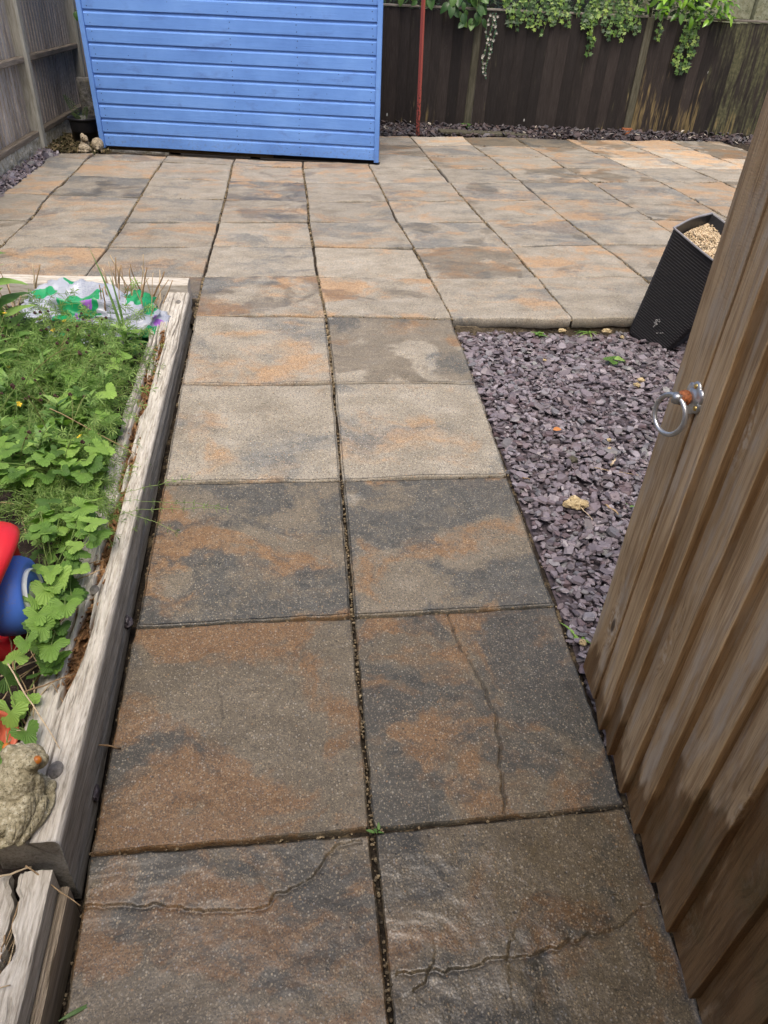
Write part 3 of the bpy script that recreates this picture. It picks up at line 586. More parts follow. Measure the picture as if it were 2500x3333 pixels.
# ---- slate chippings
def chip(L, W, T, n):
    a = np.sort(rng.uniform(0, 2*math.pi, n)+np.arange(n)*.01); a = (np.arange(n)+rng.uniform(-.33, .33, n))*2*math.pi/n
    k = rng.uniform(.75, 1.15, n); x = np.cos(a)*k*L/2; y = np.sin(a)*k*W/2
    sh = rng.uniform(.78, .95); dx, dy = rng.normal(0, .06*L), rng.normal(0, .06*W)
    z = rng.uniform(-.18, .18, n)*T
    V = np.concatenate([np.stack([x, y, -T/2+z*.3], 1), np.stack([x*sh+dx, y*sh+dy, T/2+z], 1)])
    F = [tuple(range(n))[::-1], tuple(range(n, 2*n))]+[(i, (i+1) % n, n+(i+1) % n, n+i) for i in range(n)]
    return V, F
CH = [chip(1, rng.uniform(.42, .85), rng.uniform(.09, .24), rng.integers(5, 9)) for _ in range(90)]
def scatter(name, area, n, zf, size, mat, parent=None, tilt=.26, lift=.020, rej=None, **t):
    m = MB(); x0, x1, y0, y1 = area
    for i in range(n):
        x, y = rng.uniform(x0, x1), rng.uniform(y0, y1)
        if rej and rej(x, y): continue
        V, F = CH[rng.integers(len(CH))]; s = size*float(np.clip(rng.lognormal(0, .42), .40, 2.2))
        rx, ry = rng.normal(0, tilt), rng.normal(0, tilt)
        if rng.random() < .06: rx += rng.choice([-1, 1])*rng.uniform(.4, .9)
        m.add(xf(V, (x, y, float(zf(x, y))+rng.uniform(-.012, lift)), (rx, ry, rng.uniform(0, 6.28)), (s, s, s)), F, float(rng.random()))
    return m.build(name, mat, parent, **t)
gz = lambda x, y: gravel_z(y)+.004*np.sin(x*9)+fbm(np.array([x*4.]), np.array([y*4.]), s=5, oct=2)[0]*.006
def rej_right(x, y):
    if x < .622+max(0, (y-1.9))*.06+rng.normal(0, .004): return True
    return (x > 1.75 and y < 1.3) or y > 2.385
scatter('slate_chippings', (.615, 2.15, -.30, 2.40), 23000, gz, .0265, M['slate'], tilt=.22, lift=.020, rej=rej_right, kind='stuff', label='plum and grey slate chippings between the stone path and the patio', cat='slate chippings')
sheet('slate_bed', np.linspace(.617, 6.2, 50), np.linspace(-1.9, 2.41, 60), lambda X, Y: gravel_z(Y)-.008+fbm(X*8, Y*8, s=1, oct=3)*.004, plain('slate_dust', (.05, .04, .046), .9, .3, 60, .4), kind='structure')
fy = lambda x: 8.60-.089*(x-.956)                                       # line of the back fence
scatter('slate_chippings', (.72, 5.9, 7.70, 8.6), 4300, lambda x, y: G(x, y)-.025+max(0, y-7.8)*.03, .046, M['shade_slate'], tilt=.4, lift=.05, rej=lambda x, y: y > fy(x)-.015 or y < 7.77+rng.normal(0, .02)+.004*x, kind='stuff', label='slate chippings darkened by painted-in shade, in the strip along the back fence', cat='slate chippings')
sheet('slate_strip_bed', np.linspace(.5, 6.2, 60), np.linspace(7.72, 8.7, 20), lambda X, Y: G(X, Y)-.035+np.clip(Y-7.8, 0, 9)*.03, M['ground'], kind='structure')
scatter('slate_chippings', (-2.30, -2.165, 4.6, 6.5), 620, lambda x, y: G(x, y)-.012-(x+2.17)*.15, .040, M['slate'], tilt=.5, lift=.02, kind='stuff', label='narrow line of plum slate chippings against the left fence base', cat='slate chippings')

# ================================================================ SHED
def shed():
    A = np.array([-1.827, 6.691]); B = np.array([.675, 6.184]); L = np.linalg.norm(B-A); ux = (B-A)/L
    tilt = math.atan2(.055+.008, 2.52); rz = math.atan2(ux[1], ux[0])
    mw = Matrix.Translation((A[0], A[1], -.010)) @ Matrix.Rotation(rz, 4, 'Z') @ Matrix.Rotation(-tilt*.75, 4, 'Y')
    s = bpy.data.objects.new('garden_shed', None); col.objects.link(s); s.matrix_basis = mw; WM[s.name] = mw
    tag(s, 'bright blue painted timber shed standing at the back of the patio', 'shed')
    def p(name, V, F, mat, par=s, **t):
        o = put(name, mesh(name, V, F), mat, par, mw, **t); return o
    Ht = .1145; x0, x1 = .040, L-.040
    # shiplap profile: flat face, a scooped neck at the top that tucks behind the board above
    pf = [(0, .000), (-.014, .001), (-.015, .004), (-.0150, .086), (-.0138, .0895), (-.0090, .0935), (-.0050, .098), (-.0032, .104), (-.0028, Ht+.008), (0, Ht+.008)]
    n = len(pf); nb = 20; seg = 16
    for i in range(nb):
        z = i*Ht+.004; V = []
        sag = random.uniform(-.0015, .0015)
        for k in range(seg+1):
            t_ = k/seg; x = x0+(x1-x0)*t_
            for yy, zz in pf: V.append((x, yy-.001*vnoise(t_*5, i*3.1), z+zz+sag*math.sin(t_*3.1)+.0014*vnoise(t_*6, i*7.7+.5)))
        F = grid_faces(n, seg+1, 0, True)+[tuple(range(n))[::-1], tuple(seg*n+k for k in range(n))]
        b = p('cladding_board', V, F, M['shed'])
        if i < 12:
            nm = MB(); c = ico(1, .0042)
            for fx in (.018, .5, .73, .985):
                for zz in (.022, .070): nm.add(xf(c[0], (x0+(x1-x0)*fx+random.uniform(-.006, .006), -.0150, z+zz+random.uniform(-.006, .006)), (0, 0, 0), (1, .35, 1)), c[1])
            put('nail_heads', mesh('nail_heads', np.concatenate(nm.V), nm.F), M['void'], b, mw, kind='stuff')
    top = nb*Ht
    for xa, xb in ((-.004, .038), (L-.038, L+.004)):
        V, F = box(xa, xb, -.030, .012, -.012, top, .003); p('corner_trim', V, F, M['shed'])
    V, F = box(.0, .04, .014, 1.85, 0, top, .003); V[:, 0] += .02*0; p('side_wall', V, F, M['shed'])
    V, F = box(L-.04, L, .014, 1.85, 0, top, .003); V[:, 0] -= .10*np.clip(V[:, 1], 0, 9); p('side_wall', V, F, M['shed'])
    V, F = box(0.041, L-.041-.19, 1.81, 1.85, 0, top, .003); p('back_wall', V, F, M['shed'])
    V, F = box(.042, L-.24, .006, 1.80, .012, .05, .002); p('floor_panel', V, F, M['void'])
    V = [(-.1, -.12, top), (L+.1, -.12, top), (L-.1, 1.97, top-.15), (-.1, 1.97, top-.15), (-.1, -.12, top+.03), (L+.1, -.12, top+.03), (L-.1, 1.97, top-.12), (-.1, 1.97, top-.12)]
    p('roof', V, [(3, 2, 1, 0), (4, 5, 6, 7), (0, 1, 5, 4), (1, 2, 6, 5), (2, 3, 7, 6), (3, 0, 4, 7)], M['blackplastic'])
    V, F = box(.03, L*.62, .030, .075, -.030, .001, .003); p('bearer', V, F, M['bearer'])
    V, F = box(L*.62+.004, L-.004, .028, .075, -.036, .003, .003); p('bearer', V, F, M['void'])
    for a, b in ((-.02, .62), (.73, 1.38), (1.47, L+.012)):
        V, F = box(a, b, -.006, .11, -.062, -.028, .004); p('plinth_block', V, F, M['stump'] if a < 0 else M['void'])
shed()

# ================================================================ FENCES
def feather(w, th, tn, h, axis_u, axis_n, org, z0, lean=0.0, wob=.002, flip=False):
    """one feather-edge board: thick edge th, thin edge tn, standing on org, face towards axis_n"""
    u = np.array(axis_u); n = np.array(axis_n); V = []; seg = 6
    for k in range(seg+1):
        z = z0+h*k/seg; b = wob*vnoise(k*.6, org[0]*31+org[1]*17)
        for (s, d) in ((0, 0), (w, 0), (w, th), (w-.003, th+.001), (.002, tn), (0, tn-.001)):
            if flip: s = w-s
            q = np.array([org[0], org[1]])+u*s+n*(d+b); V.append((q[0]+lean*(z-z0), q[1], z))
    m = 6; F = grid_faces(m, seg+1, 0, True)+[tuple(range(m))[::-1], tuple(seg*m+i for i in range(m))]
    if flip: F = [f[::-1] for f in F]
    return V, F
# back fence: panels of dark boards between posts
BU = np.array([1, -.089]); BU = BU/np.linalg.norm(BU); BN = np.array([-BU[1], BU[0]])*-1
def bfp(s): return np.array([.956, 8.60])+BU*s
posts_s = [-2.80, -.87, 1.03, 2.94, 4.85]
looks = ['dark brown boarded fence panel behind the blue shed', 'dark brown fence panel between the shed and the white flower garland',
         'dark brown fence panel with long ivy trails, between the garland and the stained panel', 'fence panel streaked with green algae and ochre stains, at the right']
for i in range(4):
    a, b = posts_s[i], posts_s[i+1]; t_ = thing('boarded_fence', looks[i], 'fence', (*bfp((a+b)/2), .0), 'back fence panels')
    x = a+.055; k = 0; nbd = 15; w = (b-a-.10)/nbd
    for k in range(nbd):
        o = bfp(x); zb = float(G(o[0], 8))+.015; ht = 1.155+.018*max(0, o[0])+random.uniform(-.006, .006)
        V, F = feather(w+.022, .024, .006, ht-zb-.02, BU, BN, o, zb)
        ob = part('board', V, F, M['backfence'], t_)
        if i == 3: ob.color = (.25+.75*sstep(.15, .6, k/nbd)*random.uniform(.75, 1), (1.0 if k == 0 else .75 if k < 6 else .25)*random.uniform(.6, 1), 0, 1)
        elif i == 2: ob.color = (.30*sstep(.5, 1, k/nbd)+random.uniform(0, .12), .35*sstep(.8, 1, k/nbd), 0, 1)
        else: ob.color = (random.uniform(0, .12), 0, 0, 1)
        x += w
    o0, o1 = bfp(a+.05), bfp(b-.05)
    for zz in (.25, .95):
        V, F = box(0, b-a-.1, -.05, -.012, zz, zz+.07, .004); V = np.array(V); Q = np.array([[o0[0], o0[1]]])+V[:, :1]*BU+V[:, 1:2]*BN
        part('rail', np.column_stack([Q, V[:, 2]]), F, M['darkpost'], t_)
    V, F = box(-.02, b-a-.08, -.045, .030, 0, .022, .004); V = np.array(V); sag = .010
    Q = np.array([[o0[0], o0[1]]])+V[:, :1]*BU+V[:, 1:2]*BN; zt = 1.155+.018*np.maximum(0, Q[:, 0])
    part('capping_rail', np.column_stack([Q, V[:, 2]+zt-.012]), F, M['cap'], t_)
for i, s in enumerate(posts_s[1:4]):
    o = bfp(s); h = (1.16, 1.13, 1.22)[i]; lab = ['dark fence post behind the shed', 'weathered round-topped fence post beside the white flower garland', 'slim dark fence post left of the ochre stained panel'][i]
    t_ = thing('fence_post', lab, 'post', (o[0], o[1], 0), 'back fence posts')
    V, F = box(-.042, .042, -.05, .045, -.1, h, .012 if i == 1 else .005); V = np.array(V); Q = o+V[:, :1]*BU+V[:, 1:2]*BN; 
    part('shaft', np.column_stack([Q[:, 0]+(.012*V[:, 2] if i == 1 else 0), Q[:, 1], V[:, 2]]), F, M['darkpost'], t_)
    if i == 2:
        V, F = box(-.062, .062, .046, .062, -.02, .135, .003); V = np.array(V); Q = o+V[:, :1]*BU+V[:, 1:2]*BN; part('foot_plate', np.column_stack([Q, V[:, 2]]), F, M['rustknob'], t_)
V, F = box(1.55, 2.55, 7.86, 8.03, .045, .075, .006); o = part('timber_offcut', V+np.array([0, 0, .0]), F, M['darkpost'], label='flat dark timber offcut lying on the slate below the garland', cat='timber')
# neighbour's concrete panel fence over the top
t_ = thing('concrete_fence', "greenish concrete panel fence beyond the garden's right corner", 'fence', (5.2, 9.4, 0))
for i, (z0, z1) in enumerate([(.0, .5), (.505, 1.0), (1.005, 1.25), (1.255, 1.50), (1.505, 2.0), (2.005, 2.4)]):
    V, F = box(3.55, 5.64, 9.38, 9.42, z0, z1, .006); part('concrete_panel', V, F, M['greenconc'], t_)
    V, F = box(5.76, 7.6, 9.38, 9.42, z0, z1, .006); part('concrete_panel', V, F, M['greenconc'], t_)
for x in (4.55, 5.70): V, F = box(x-.05, x+.05, 9.31, 9.45, 0, 2.4, .01); part('concrete_post', V, F, M['greenconc'], t_)
# left fence, seen from its rail side
LX = -2.40
segs = [(2.72, 4.66, 'left fence panel nearest the camera, partly out of view'), (4.78, 6.57, 'silvered boarded fence panel left of the grey post'), (6.70, 8.55, 'darker boarded fence panel in the corner behind the plant pot')]
for i, (ya, yb, lab) in enumerate(segs):
    t_ = thing('boarded_fence', lab, 'fence', (LX, (ya+yb)/2, 0), 'left fence panels')
    nbd = 20; w = (yb-ya)/nbd
    for k in range(nbd):
        V, F = feather(w+.02, .015, .006, 1.75, (0, 1), (1, 0), (LX, ya+k*w-.01), .085, flip=True); part('board', V, F, M['leftfence'], t_)
    for zz, dz in ((.062, .045), (.625, .045), (1.35, .05)):
        V, F = box(LX+.018, LX+.075, ya, yb, zz, zz+dz, .006); V = np.array(V); V[:, 2] += .012*(vnoise(V[:, 1]*.7, zz*9)); part('rail', V, F, M['rail'], t_)
    xs = np.linspace(ya, yb, 60); zs = np.linspace(-.12, .075, 10); Y, Z = np.meshgrid(xs, zs); X = LX+.066+fbm(Y*14, Z*14, s=3, oct=4)*.008
    V = np.stack([X.ravel(), Y.ravel(), Z.ravel()], 1); Vb = V.copy(); Vb[:, 0] = LX+.015; nn_ = len(V)
    F = grid_faces(60, 10); part('gravel_board', np.concatenate([V, Vb]), F+[tuple(nn_+j for j in f[::-1]) for f in F]+[(9*60+j, 9*60+j+1, nn_+9*60+j+1, nn_+9*60+j) for j in range(59)], M['concrete'], t_, label='lichen spotted concrete gravel board')
for i, (y, lab) in enumerate([(4.72, 'grey fence post at the left edge of view'), (6.635, 'pale lichened square fence post left of the blue shed'), (8.60, 'shaded corner fence post behind the stone block')]):
    t_ = thing('fence_post', lab, 'post', (LX+.05, y, 0), 'left fence posts')
    V, F = box(LX-.03, LX+.095, y-.058, y+.058, -.15, 2.0, .018); part('shaft', V, F, M['post'], t_)
# leaning red pole
V, F = tube([(1.298, 7.86, .02), (1.276, 7.85, .6), (1.252, 7.84, 1.24), (1.238, 7.835, 1.75)], .021, 4)
part('metal_pole', V, F, M['redpole'], label='thin red painted metal pole with rusty foot, leaning in front of the back fence', cat='pole')

# ================================================================ GATE
gt = thing('garden_gate', 'open timber gate of vertical feather-edge boards with a ring handle', 'gate', (.62, -.2, -.2))
ys = [.366, .268, .181, .115, .019, -.075, -.177, -.271, -.387, -.50, -.60, -.70, -.80, -.90]
for i in range(len(ys)-1):
    y1, y0 = ys[i], ys[i+1]; zb = float(prof((y0+y1)/2))+.030; xf_ = .585-.004*i*.55        # near edge is the thick, proud one
    th = .004 if i == 0 else .0175
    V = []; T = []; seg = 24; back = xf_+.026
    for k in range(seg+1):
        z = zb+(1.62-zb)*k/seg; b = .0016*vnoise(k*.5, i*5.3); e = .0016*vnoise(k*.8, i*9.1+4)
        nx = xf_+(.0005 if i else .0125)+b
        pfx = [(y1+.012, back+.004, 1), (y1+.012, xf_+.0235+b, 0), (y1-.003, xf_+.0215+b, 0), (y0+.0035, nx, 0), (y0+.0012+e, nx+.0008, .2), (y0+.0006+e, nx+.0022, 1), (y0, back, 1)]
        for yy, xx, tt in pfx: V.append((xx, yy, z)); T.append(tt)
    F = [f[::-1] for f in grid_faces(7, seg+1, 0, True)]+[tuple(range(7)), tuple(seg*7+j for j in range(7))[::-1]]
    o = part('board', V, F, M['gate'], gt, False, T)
    lev = (.07, .08, .12, .10, .17, .30, .42, .62, .85, 1.0, 1.1, 1.2, 1.3, 1.4)[i]+zb; o.color = ((lev+1)/2, 0, 0, 1)
for zz in (-.02, .62, 1.3):
    V, F = box(.622, .660, -.92, .36, zz, zz+.095, .004); part('ledge', V, F, M['gate'], gt)
# ring handle: rose plate, spindle, ring, screws
def rose():
    V = []; n = 96; cy, cz = .280, .668; x0 = .600
    rr = [0, .012, .018, .024, 1.0]; prof_x = [-.0125, -.0120, -.0085, -.0055, -.0040]
    rows = []
    for q, (ra, px) in enumerate(zip([.004, .013, .018, .0235, 0, 0, 0], [-.0125, -.0118, -.0085, -.0058, -.0050, -.0030, 0])):
        for k in range(n):
            a = 2*math.pi*k/n; pet = .0300+.0062*abs(math.cos(3*a+.0))**.7
            r_ = ra if q < 4 else (pet-.0022 if q == 4 else pet)
            V.append((x0+px, cy+r_*.86*math.sin(a), cz+r_*.86*math.cos(a)*1.06))
    F = grid_faces(n, 7, 0, True)+[tuple(range(n))]
    o = part('handle_rose', V, F, M['steel'], gt, smooth=True)
    for a in (.0, 2.09, 4.19):
        V2, F2 = lathe([(.0, .003), (.0022, .0032), (.0046, .0024), (.0052, .0)], 14); V2 = xf(V2, (0, 0, 0), (0, -math.pi/2, 0))+np.array([x0-.0050, cy+.0228*math.sin(a), cz+.0242*math.cos(a)])
        s = part('screw', V2, F2, M['brass'], o, smooth=True)
    V2, F2 = lathe([(0, 0), (.010, 0), (.0145, .004), (.0155, .010), (.0140, .017), (.0085, .021), (.0080, .026), (0, .027)], 24); V2 = xf(V2, (0, 0, 0), (0, -math.pi/2, 0))+np.array([x0-.0115, cy, cz])
    part('spindle', V2, F2, M['rustknob'], o, smooth=True)
    V2, F2 = tube([(x0-.036, cy, cz+.0085), (x0-.036, cy+.000, cz-.009)], .0092, 14); part('ring_eye', xf(V2-np.array([x0-.036, cy, cz]), (x0-.036, cy, cz), (0, 0, 0)), F2, M['steel'], o, smooth=True)
    V2, F2 = torus(.0385, .0050, 56, 12); V2 = xf(V2, (0, 0, 0), (0, math.pi/2, 0)); V2 = xf(V2, (x0-.038, cy+.004, cz-.0375), (0, .10, .28)); part('ring', V2, F2, M['steel'], o, smooth=True)
rose()

# ================================================================ RAISED BED TIMBERS
def sleeper_long():
    """old railway-sleeper style timber, top split along the grain and rotten on its bed side"""
    Lx = 2.60; y0 = -.066; nv = 420; v = np.linspace(0, 1, nv); Y0 = y0+v*Lx
    ztop = np.interp(Y0, [-.07, .65, 2.55], [-.097, -.045, .076]); xr = np.interp(Y0, [-.07, 2.55], [-.628, -.622]); wd = .122
    u = np.linspace(0, 1, 84); nu = len(u)
    U, Vv = np.meshgrid(u, v); YY = np.repeat(Y0[:, None], nu, 1); X = (xr[:, None]-wd)+wd*U; Z = np.repeat(ztop[:, None], nu, 1).copy()
    gr = fbm(U*9, YY*1.3, s=21, oct=4); Z += gr*.0022+fbm(U*40, YY*4, s=22, oct=3)*.0012
    cr = vnoise(U*7+fbm(YY*1.5, U*0, s=5)*.5, YY*.9, s=31); crack = sstep(.085, .02, abs(cr))*sstep(-.2, .5, vnoise(U*3, YY*1.1, s=33)); Z -= crack*.014
    cr2 = vnoise(U*15+fbm(YY*2.5, U*0, s=6)*.5, YY*1.6, s=36); Z -= sstep(.10, .02, abs(cr2))*.006*sstep(-.1, .4, vnoise(U*4, YY*1.6, s=37))
    cen = .44+.13*fbm(YY*1.2, YY*0, s=41, oct=3); wdt = (.17+.09*fbm(YY*2.2, YY*0+3, s=42, oct=3))*sstep(.15, .4, YY)*sstep(2.35, 1.9, YY)*1.5
    rot = sstep(wdt+.06, wdt*.4, abs(U-cen))*sstep(.03, .09, wdt); rot = rot*sstep(-.75, -.1, fbm(U*6, YY*5, s=44, oct=3))
    Z -= rot*(.036+.012*fbm(U*14, YY*16, s=45, oct=3)+.006*fbm(U*30, YY*45, s=46, oct=2))
    CK = np.maximum(crack, .8*sstep(.10, .02, abs(cr2))*sstep(-.1, .4, vnoise(U*4, YY*1.6, s=37)))
    kn = 0
    for (ky, ku, kr) in ((.085, .66, .019), (.60, .50, .015), (.83, .40, .017), (2.42, .70, .016)):
        d = np.hypot((YY-ky), (U-ku)*wd); Z += .003*sstep(kr*1.8, kr, d)-.002*sstep(kr*.25, 0, abs(d-kr))
        kn = np.maximum(kn, sstep(kr*1.05, kr*.9, d))
    ar = .016; e = (1-U)*wd; Z -= np.where(e < ar, ar-np.sqrt(np.clip(ar**2-(ar-e)**2, 0, None)), 0)
    X += np.where(U < .02, .006*fbm(YY*6, U*0, s=47, oct=3), 0)
    # side faces
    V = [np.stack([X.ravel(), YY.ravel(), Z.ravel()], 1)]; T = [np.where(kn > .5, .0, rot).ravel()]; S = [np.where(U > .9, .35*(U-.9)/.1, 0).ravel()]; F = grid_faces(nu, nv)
    nz = 12; q = np.linspace(0, 1, nz+1)[1:]; k0 = nu*nv
    for sidx, sgn in ((nu-1, 1), (0, -1)):
        base = V[0].reshape(nv, nu, 3)[:, sidx]; bot = np.minimum(prof(Y0)-.05, base[:, 2]-.13); off = k0
        R_ = np.stack([np.stack([base[:, 0]+sgn*(.003*fbm(Y0*2, q_*6+0*Y0, s=51, oct=3)+.0035*sstep(0, .25, q_)*0+.002*vnoise(Y0*.8, q_*26, s=52)), Y0, base[:, 2]+(bot-base[:, 2])*q_], 1) for q_ in q], 1)
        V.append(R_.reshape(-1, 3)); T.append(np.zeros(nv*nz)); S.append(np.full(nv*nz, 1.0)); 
        for j in range(nv-1):
            ids0 = [j*nu+sidx]+[off+j*nz+i for i in range(nz)]; ids1 = [(j+1)*nu+sidx]+[off+(j+1)*nz+i for i in range(nz)]
            for i in range(nz): f = (ids0[i], ids1[i], ids1[i+1], ids0[i+1]); F.append(f[::-1] if sgn > 0 else f)
        k0 += nv*nz
    # near and far end
    offR = nu*nv; offL = offR+nv*nz
    F.append(tuple(range(nu))[::-1][::-1]+tuple(offR+i for i in range(nz))+tuple(offL+i for i in range(nz))[::-1])
    j = nv-1; F.append((tuple(j*nu+i for i in range(nu))+tuple(offR+j*nz+i for i in range(nz))+tuple(offL+j*nz+i for i in range(nz))[::-1])[::-1])
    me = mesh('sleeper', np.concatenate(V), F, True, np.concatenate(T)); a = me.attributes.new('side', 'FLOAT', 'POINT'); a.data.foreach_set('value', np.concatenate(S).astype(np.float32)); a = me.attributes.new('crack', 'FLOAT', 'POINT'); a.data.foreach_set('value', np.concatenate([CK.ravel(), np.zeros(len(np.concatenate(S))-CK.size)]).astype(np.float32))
    t_ = thing('timber_sleeper', 'long silver-grey timber sleeper with rotten top, edging the bed along the path', 'sleeper', (-.68, 1.2, -.1))
    sl = put('beam', me, M['sleeper'], t_)
    for (ky, ku, kr) in ((.085, .66, .0185), (.60, .50, .0145), (.83, .40, .0165), (2.42, .70, .0155)):
        z = float(np.interp(ky, [-.07, .65, 2.55], [-.097, -.045, .076])); V2, F2 = lathe([(0, .0050), (kr*.3, .0054), (kr*.33, .0046), (kr*.62, .0050), (kr*.65, .0042), (kr*.92, .0044), (kr, .0005)], 26)
        V2 = V2*np.array([.82, 1.1, 1]); V2[:, 2] += .065*V2[:, 1]; part('knot', V2+np.array([-.625-wd+ku*wd, ky, z]), F2, M['endgrain'], sl, True)
    # rotten splinters standing in the groove
    mb = MB()
    for _ in range(800):
        y = random.uniform(.3, 2.2); cx = -.75+.122*(.44+.13*float(fbm(np.array([y*1.2]), np.array([0.]), s=41, oct=3)[0])); x = cx+random.gauss(0, .019); z = float(np.interp(y, [-.07, .65, 2.55], [-.097, -.045, .076]))-random.uniform(.008, .03)
        l = random.uniform(.006, .035); s = random.uniform(.0015, .004); V2, F2 = box(-s, s, -l/2, l/2, -s*.6, s*.6, 0)
        mb.add(xf(V2, (x, y, z), (random.gauss(0, .4), random.gauss(0, .6), random.gauss(0, .5))), F2, random.choice([.7, .8, .95, 1.0]))
    o = mb.build('rotten_splinters', M['sleeper'], sl, kind='stuff')
sleeper_long()
def plank(name, label, x0, x1, y0, y1, zf, h, mat, seed=0, axis='y', rough=.003, lab_group=None, rag=(0, 0)):
    nv = 160; nu = 14; v = np.linspace(0, 1, nv); u = np.linspace(0, 1, nu); U, Vv = np.meshgrid(u, v)
    a = x0+(x1-x0)*U; b = y0+(y1-y0)*Vv
    a = a+(1-U)*rag[0]*fbm(b*7, b*0, s=seed+9, oct=5, gain=.65)+U*rag[1]*fbm(b*7, b*0+5, s=seed+11, oct=5, gain=.65)
    if axis == 'y': X, Y = a, b
    else: X, Y = b, a
    ln = b; Z = zf(X, Y)+fbm(U*6, ln*2, s=seed, oct=4)*rough-sstep(.06, 0, abs(vnoise(U*6, ln*1.2, s=seed+4)))*.006
    e = np.minimum(U, 1-U)*(x1-x0); Z -= np.where(e < .006, .006-e, 0)*.8
    top = np.stack([X.ravel(), Y.ravel(), Z.ravel()], 1); bot = top.copy(); bot[:, 2] = (zf(X, Y)-h).ravel(); n = nu*nv
    F = grid_faces(nu, nv)+[tuple(n+i for i in f[::-1]) for f in grid_faces(nu, nv)]
    ring = list(range(nu))+[j*nu+nu-1 for j in range(1, nv)]+[(nv-1)*nu+i for i in range(nu-2, -1, -1)]+[j*nu for j in range(nv-2, 0, -1)]
    m = len(ring); F += [(ring[(i+1) % m], ring[i], n+ring[i], n+ring[(i+1) % m]) for i in range(m)]
    if axis == 'x': F = [f[::-1] for f in F]
    return part(name, np.concatenate([top, bot]), F, mat, label=label, cat='sleeper', group=lab_group)
plank('timber_sleeper', 'pale timber sleeper closing the far end of the bed, behind the compost sack', 2.575, 2.680, -2.3, -.634, lambda X, Y: .098+.0*X, .17, M['sleeper_x'], 60, 'x')
plank('timber_sleeper', 'split grey timber sleeper below the stone frog, lower left corner', -.695, -.652, -1.3, -.078, lambda X, Y: -.176+.06*(Y+.07), .16, M['sleeper'], 71, rag=(.014, .001))
plank('timber_plank', 'thin brown plank standing between the split sleeper and the path', -.649, -.630, -1.3, -.085, lambda X, Y: -.232+.065*(Y+.08), .12, M['rail'], 75, rough=.002)
plank('timber_sleeper', 'inner split half of the hollow sleeper, below the stone frog', -.790, -.730, -1.3, -.078, lambda X, Y: -.180+.06*(Y+.07), .16, M['sleeper'], 78, rag=(.004, .018))
# soil in the bed
sheet('soil', np.linspace(-2.3, -.70, 90), np.linspace(-1.4, 2.58, 200), lambda X, Y: soil_z(Y)-.03*sstep(-.8, -.70, X)+fbm(X*9, Y*9, s=7, oct=5)*.022-.12*sstep(-.05, -.12, Y), M['soil'], kind='structure')

# ================================================================ ORNAMENTS AND LOOSE THINGS
S2 = ico(4, 1.0)
def ell(loc, sc, rot=(0, 0, 0)): return xf(S2[0], loc, rot, sc), S2[1]
def stone_frog():
    """cast stone frog, seen from behind its left flank, on the near end of the sleeper"""
    base = np.array([-.726, .012, -.094]); rz = R(-28)
    def L(p): m = np.array(Euler((0, 0, rz)).to_matrix()); return np.array(p)@m.T+base
    # local: +y = the way the frog looks, +x = its right flank (towards the path)
    def E(p, sc, rot=(0, 0, 0)): return ell(L(p), sc, (rot[0], rot[1], rot[2]+rz))
    pcs = [E((0, -.010, .008), (.078, .086, .014)), E((0, -.012, .034), (.062, .072, .038)), E((0, .012, .062), (.044, .050, .042), (.55, 0, 0)),
           E((0, .042, .088), (.037, .036, .028), (.25, 0, 0)), E((0, .066, .082), (.030, .024, .020)),
           E((.026, .044, .104), (.017, .017, .016)), E((-.026, .044, .104), (.017, .017, .016)), E((.030, .062, .086), (.012, .016, .014)), E((-.030, .062, .086), (.012, .016, .014)),
           E((.050, -.028, .036), (.019, .050, .026), (.35, 0, .22)), E((-.050, -.028, .036), (.019, .050, .026), (.35, 0, -.22)),
           E((.062, -.018, .020), (.015, .050, .014), (.2, 0, .15)), E((-.062, -.018, .020), (.015, .050, .014), (.2, 0, -.15)),
           E((.034, .030, .040), (.014, .018, .034), (-.3, 0, 0)), E((-.034, .030, .040), (.014, .018, .034), (-.3, 0, 0)), E((.036, .050, .014), (.016, .020, .010)), E((-.036, .050, .014), (.016, .020, .010))]
    V, F = remesh_blob(pcs, .0016, 2)
    # thigh and flank grooves
    m = np.array(Euler((0, 0, -rz)).to_matrix()); Q = (V-base)@m.T
    ph = Q[:, 1]*.95-Q[:, 2]*.9+.012*np.sign(Q[:, 0])*0; g = np.exp(-((np.mod(ph*1.0+.5, .019)-.0095)/.0016)**2)*(abs(Q[:, 0]) > .030)*(Q[:, 2] < .060)*(Q[:, 2] > .014)*(Q[:, 1] < .02)
    rad = Q*np.array([1, .6, .6]); rad /= np.linalg.norm(rad, axis=1)[:, None]+1e-9
    d = -.0022*g+fbm(V[:, 0]*160, V[:, 1]*160, V[:, 2]*160, s=3, oct=3)*.0011
    V = V+(rad*d[:, None])@np.array(Euler((0, 0, rz)).to_matrix()).T
    t_ = thing('stone_frog', 'pitted stone frog ornament with orange eyes sitting on the sleeper end', 'frog ornament', tuple(base))
    b = part('body', V, F, M['frog'], t_, True)
    for sx in (1, -1):
        V2, F2 = ell(L((sx*.037, .050, .109)), (.0086, .0086, .0086)); part('eye', V2, F2, M['eye'], t_, True, label='round orange eye')
stone_frog()
def animal(name, label, pcs, loc, rz, vox=.003):
    P = []
    for (p, s, r) in pcs: P.append(ell(p, s, r))
    V, F = remesh_blob(P, vox, 2); V = V+0; d = fbm(V[:, 0]*90, V[:, 1]*90, V[:, 2]*90, s=9, oct=3)*.0022; nn = V/(np.linalg.norm(V, axis=1)[:, None]+1e-9)
    V = V+nn*d[:, None]; t_ = thing(name, label, 'stone ornament', loc, 'stone animals by the plant pot'); b = part('body', xf(V, loc, (0, 0, rz)), F, M['hogstone'], t_, True); return t_, b
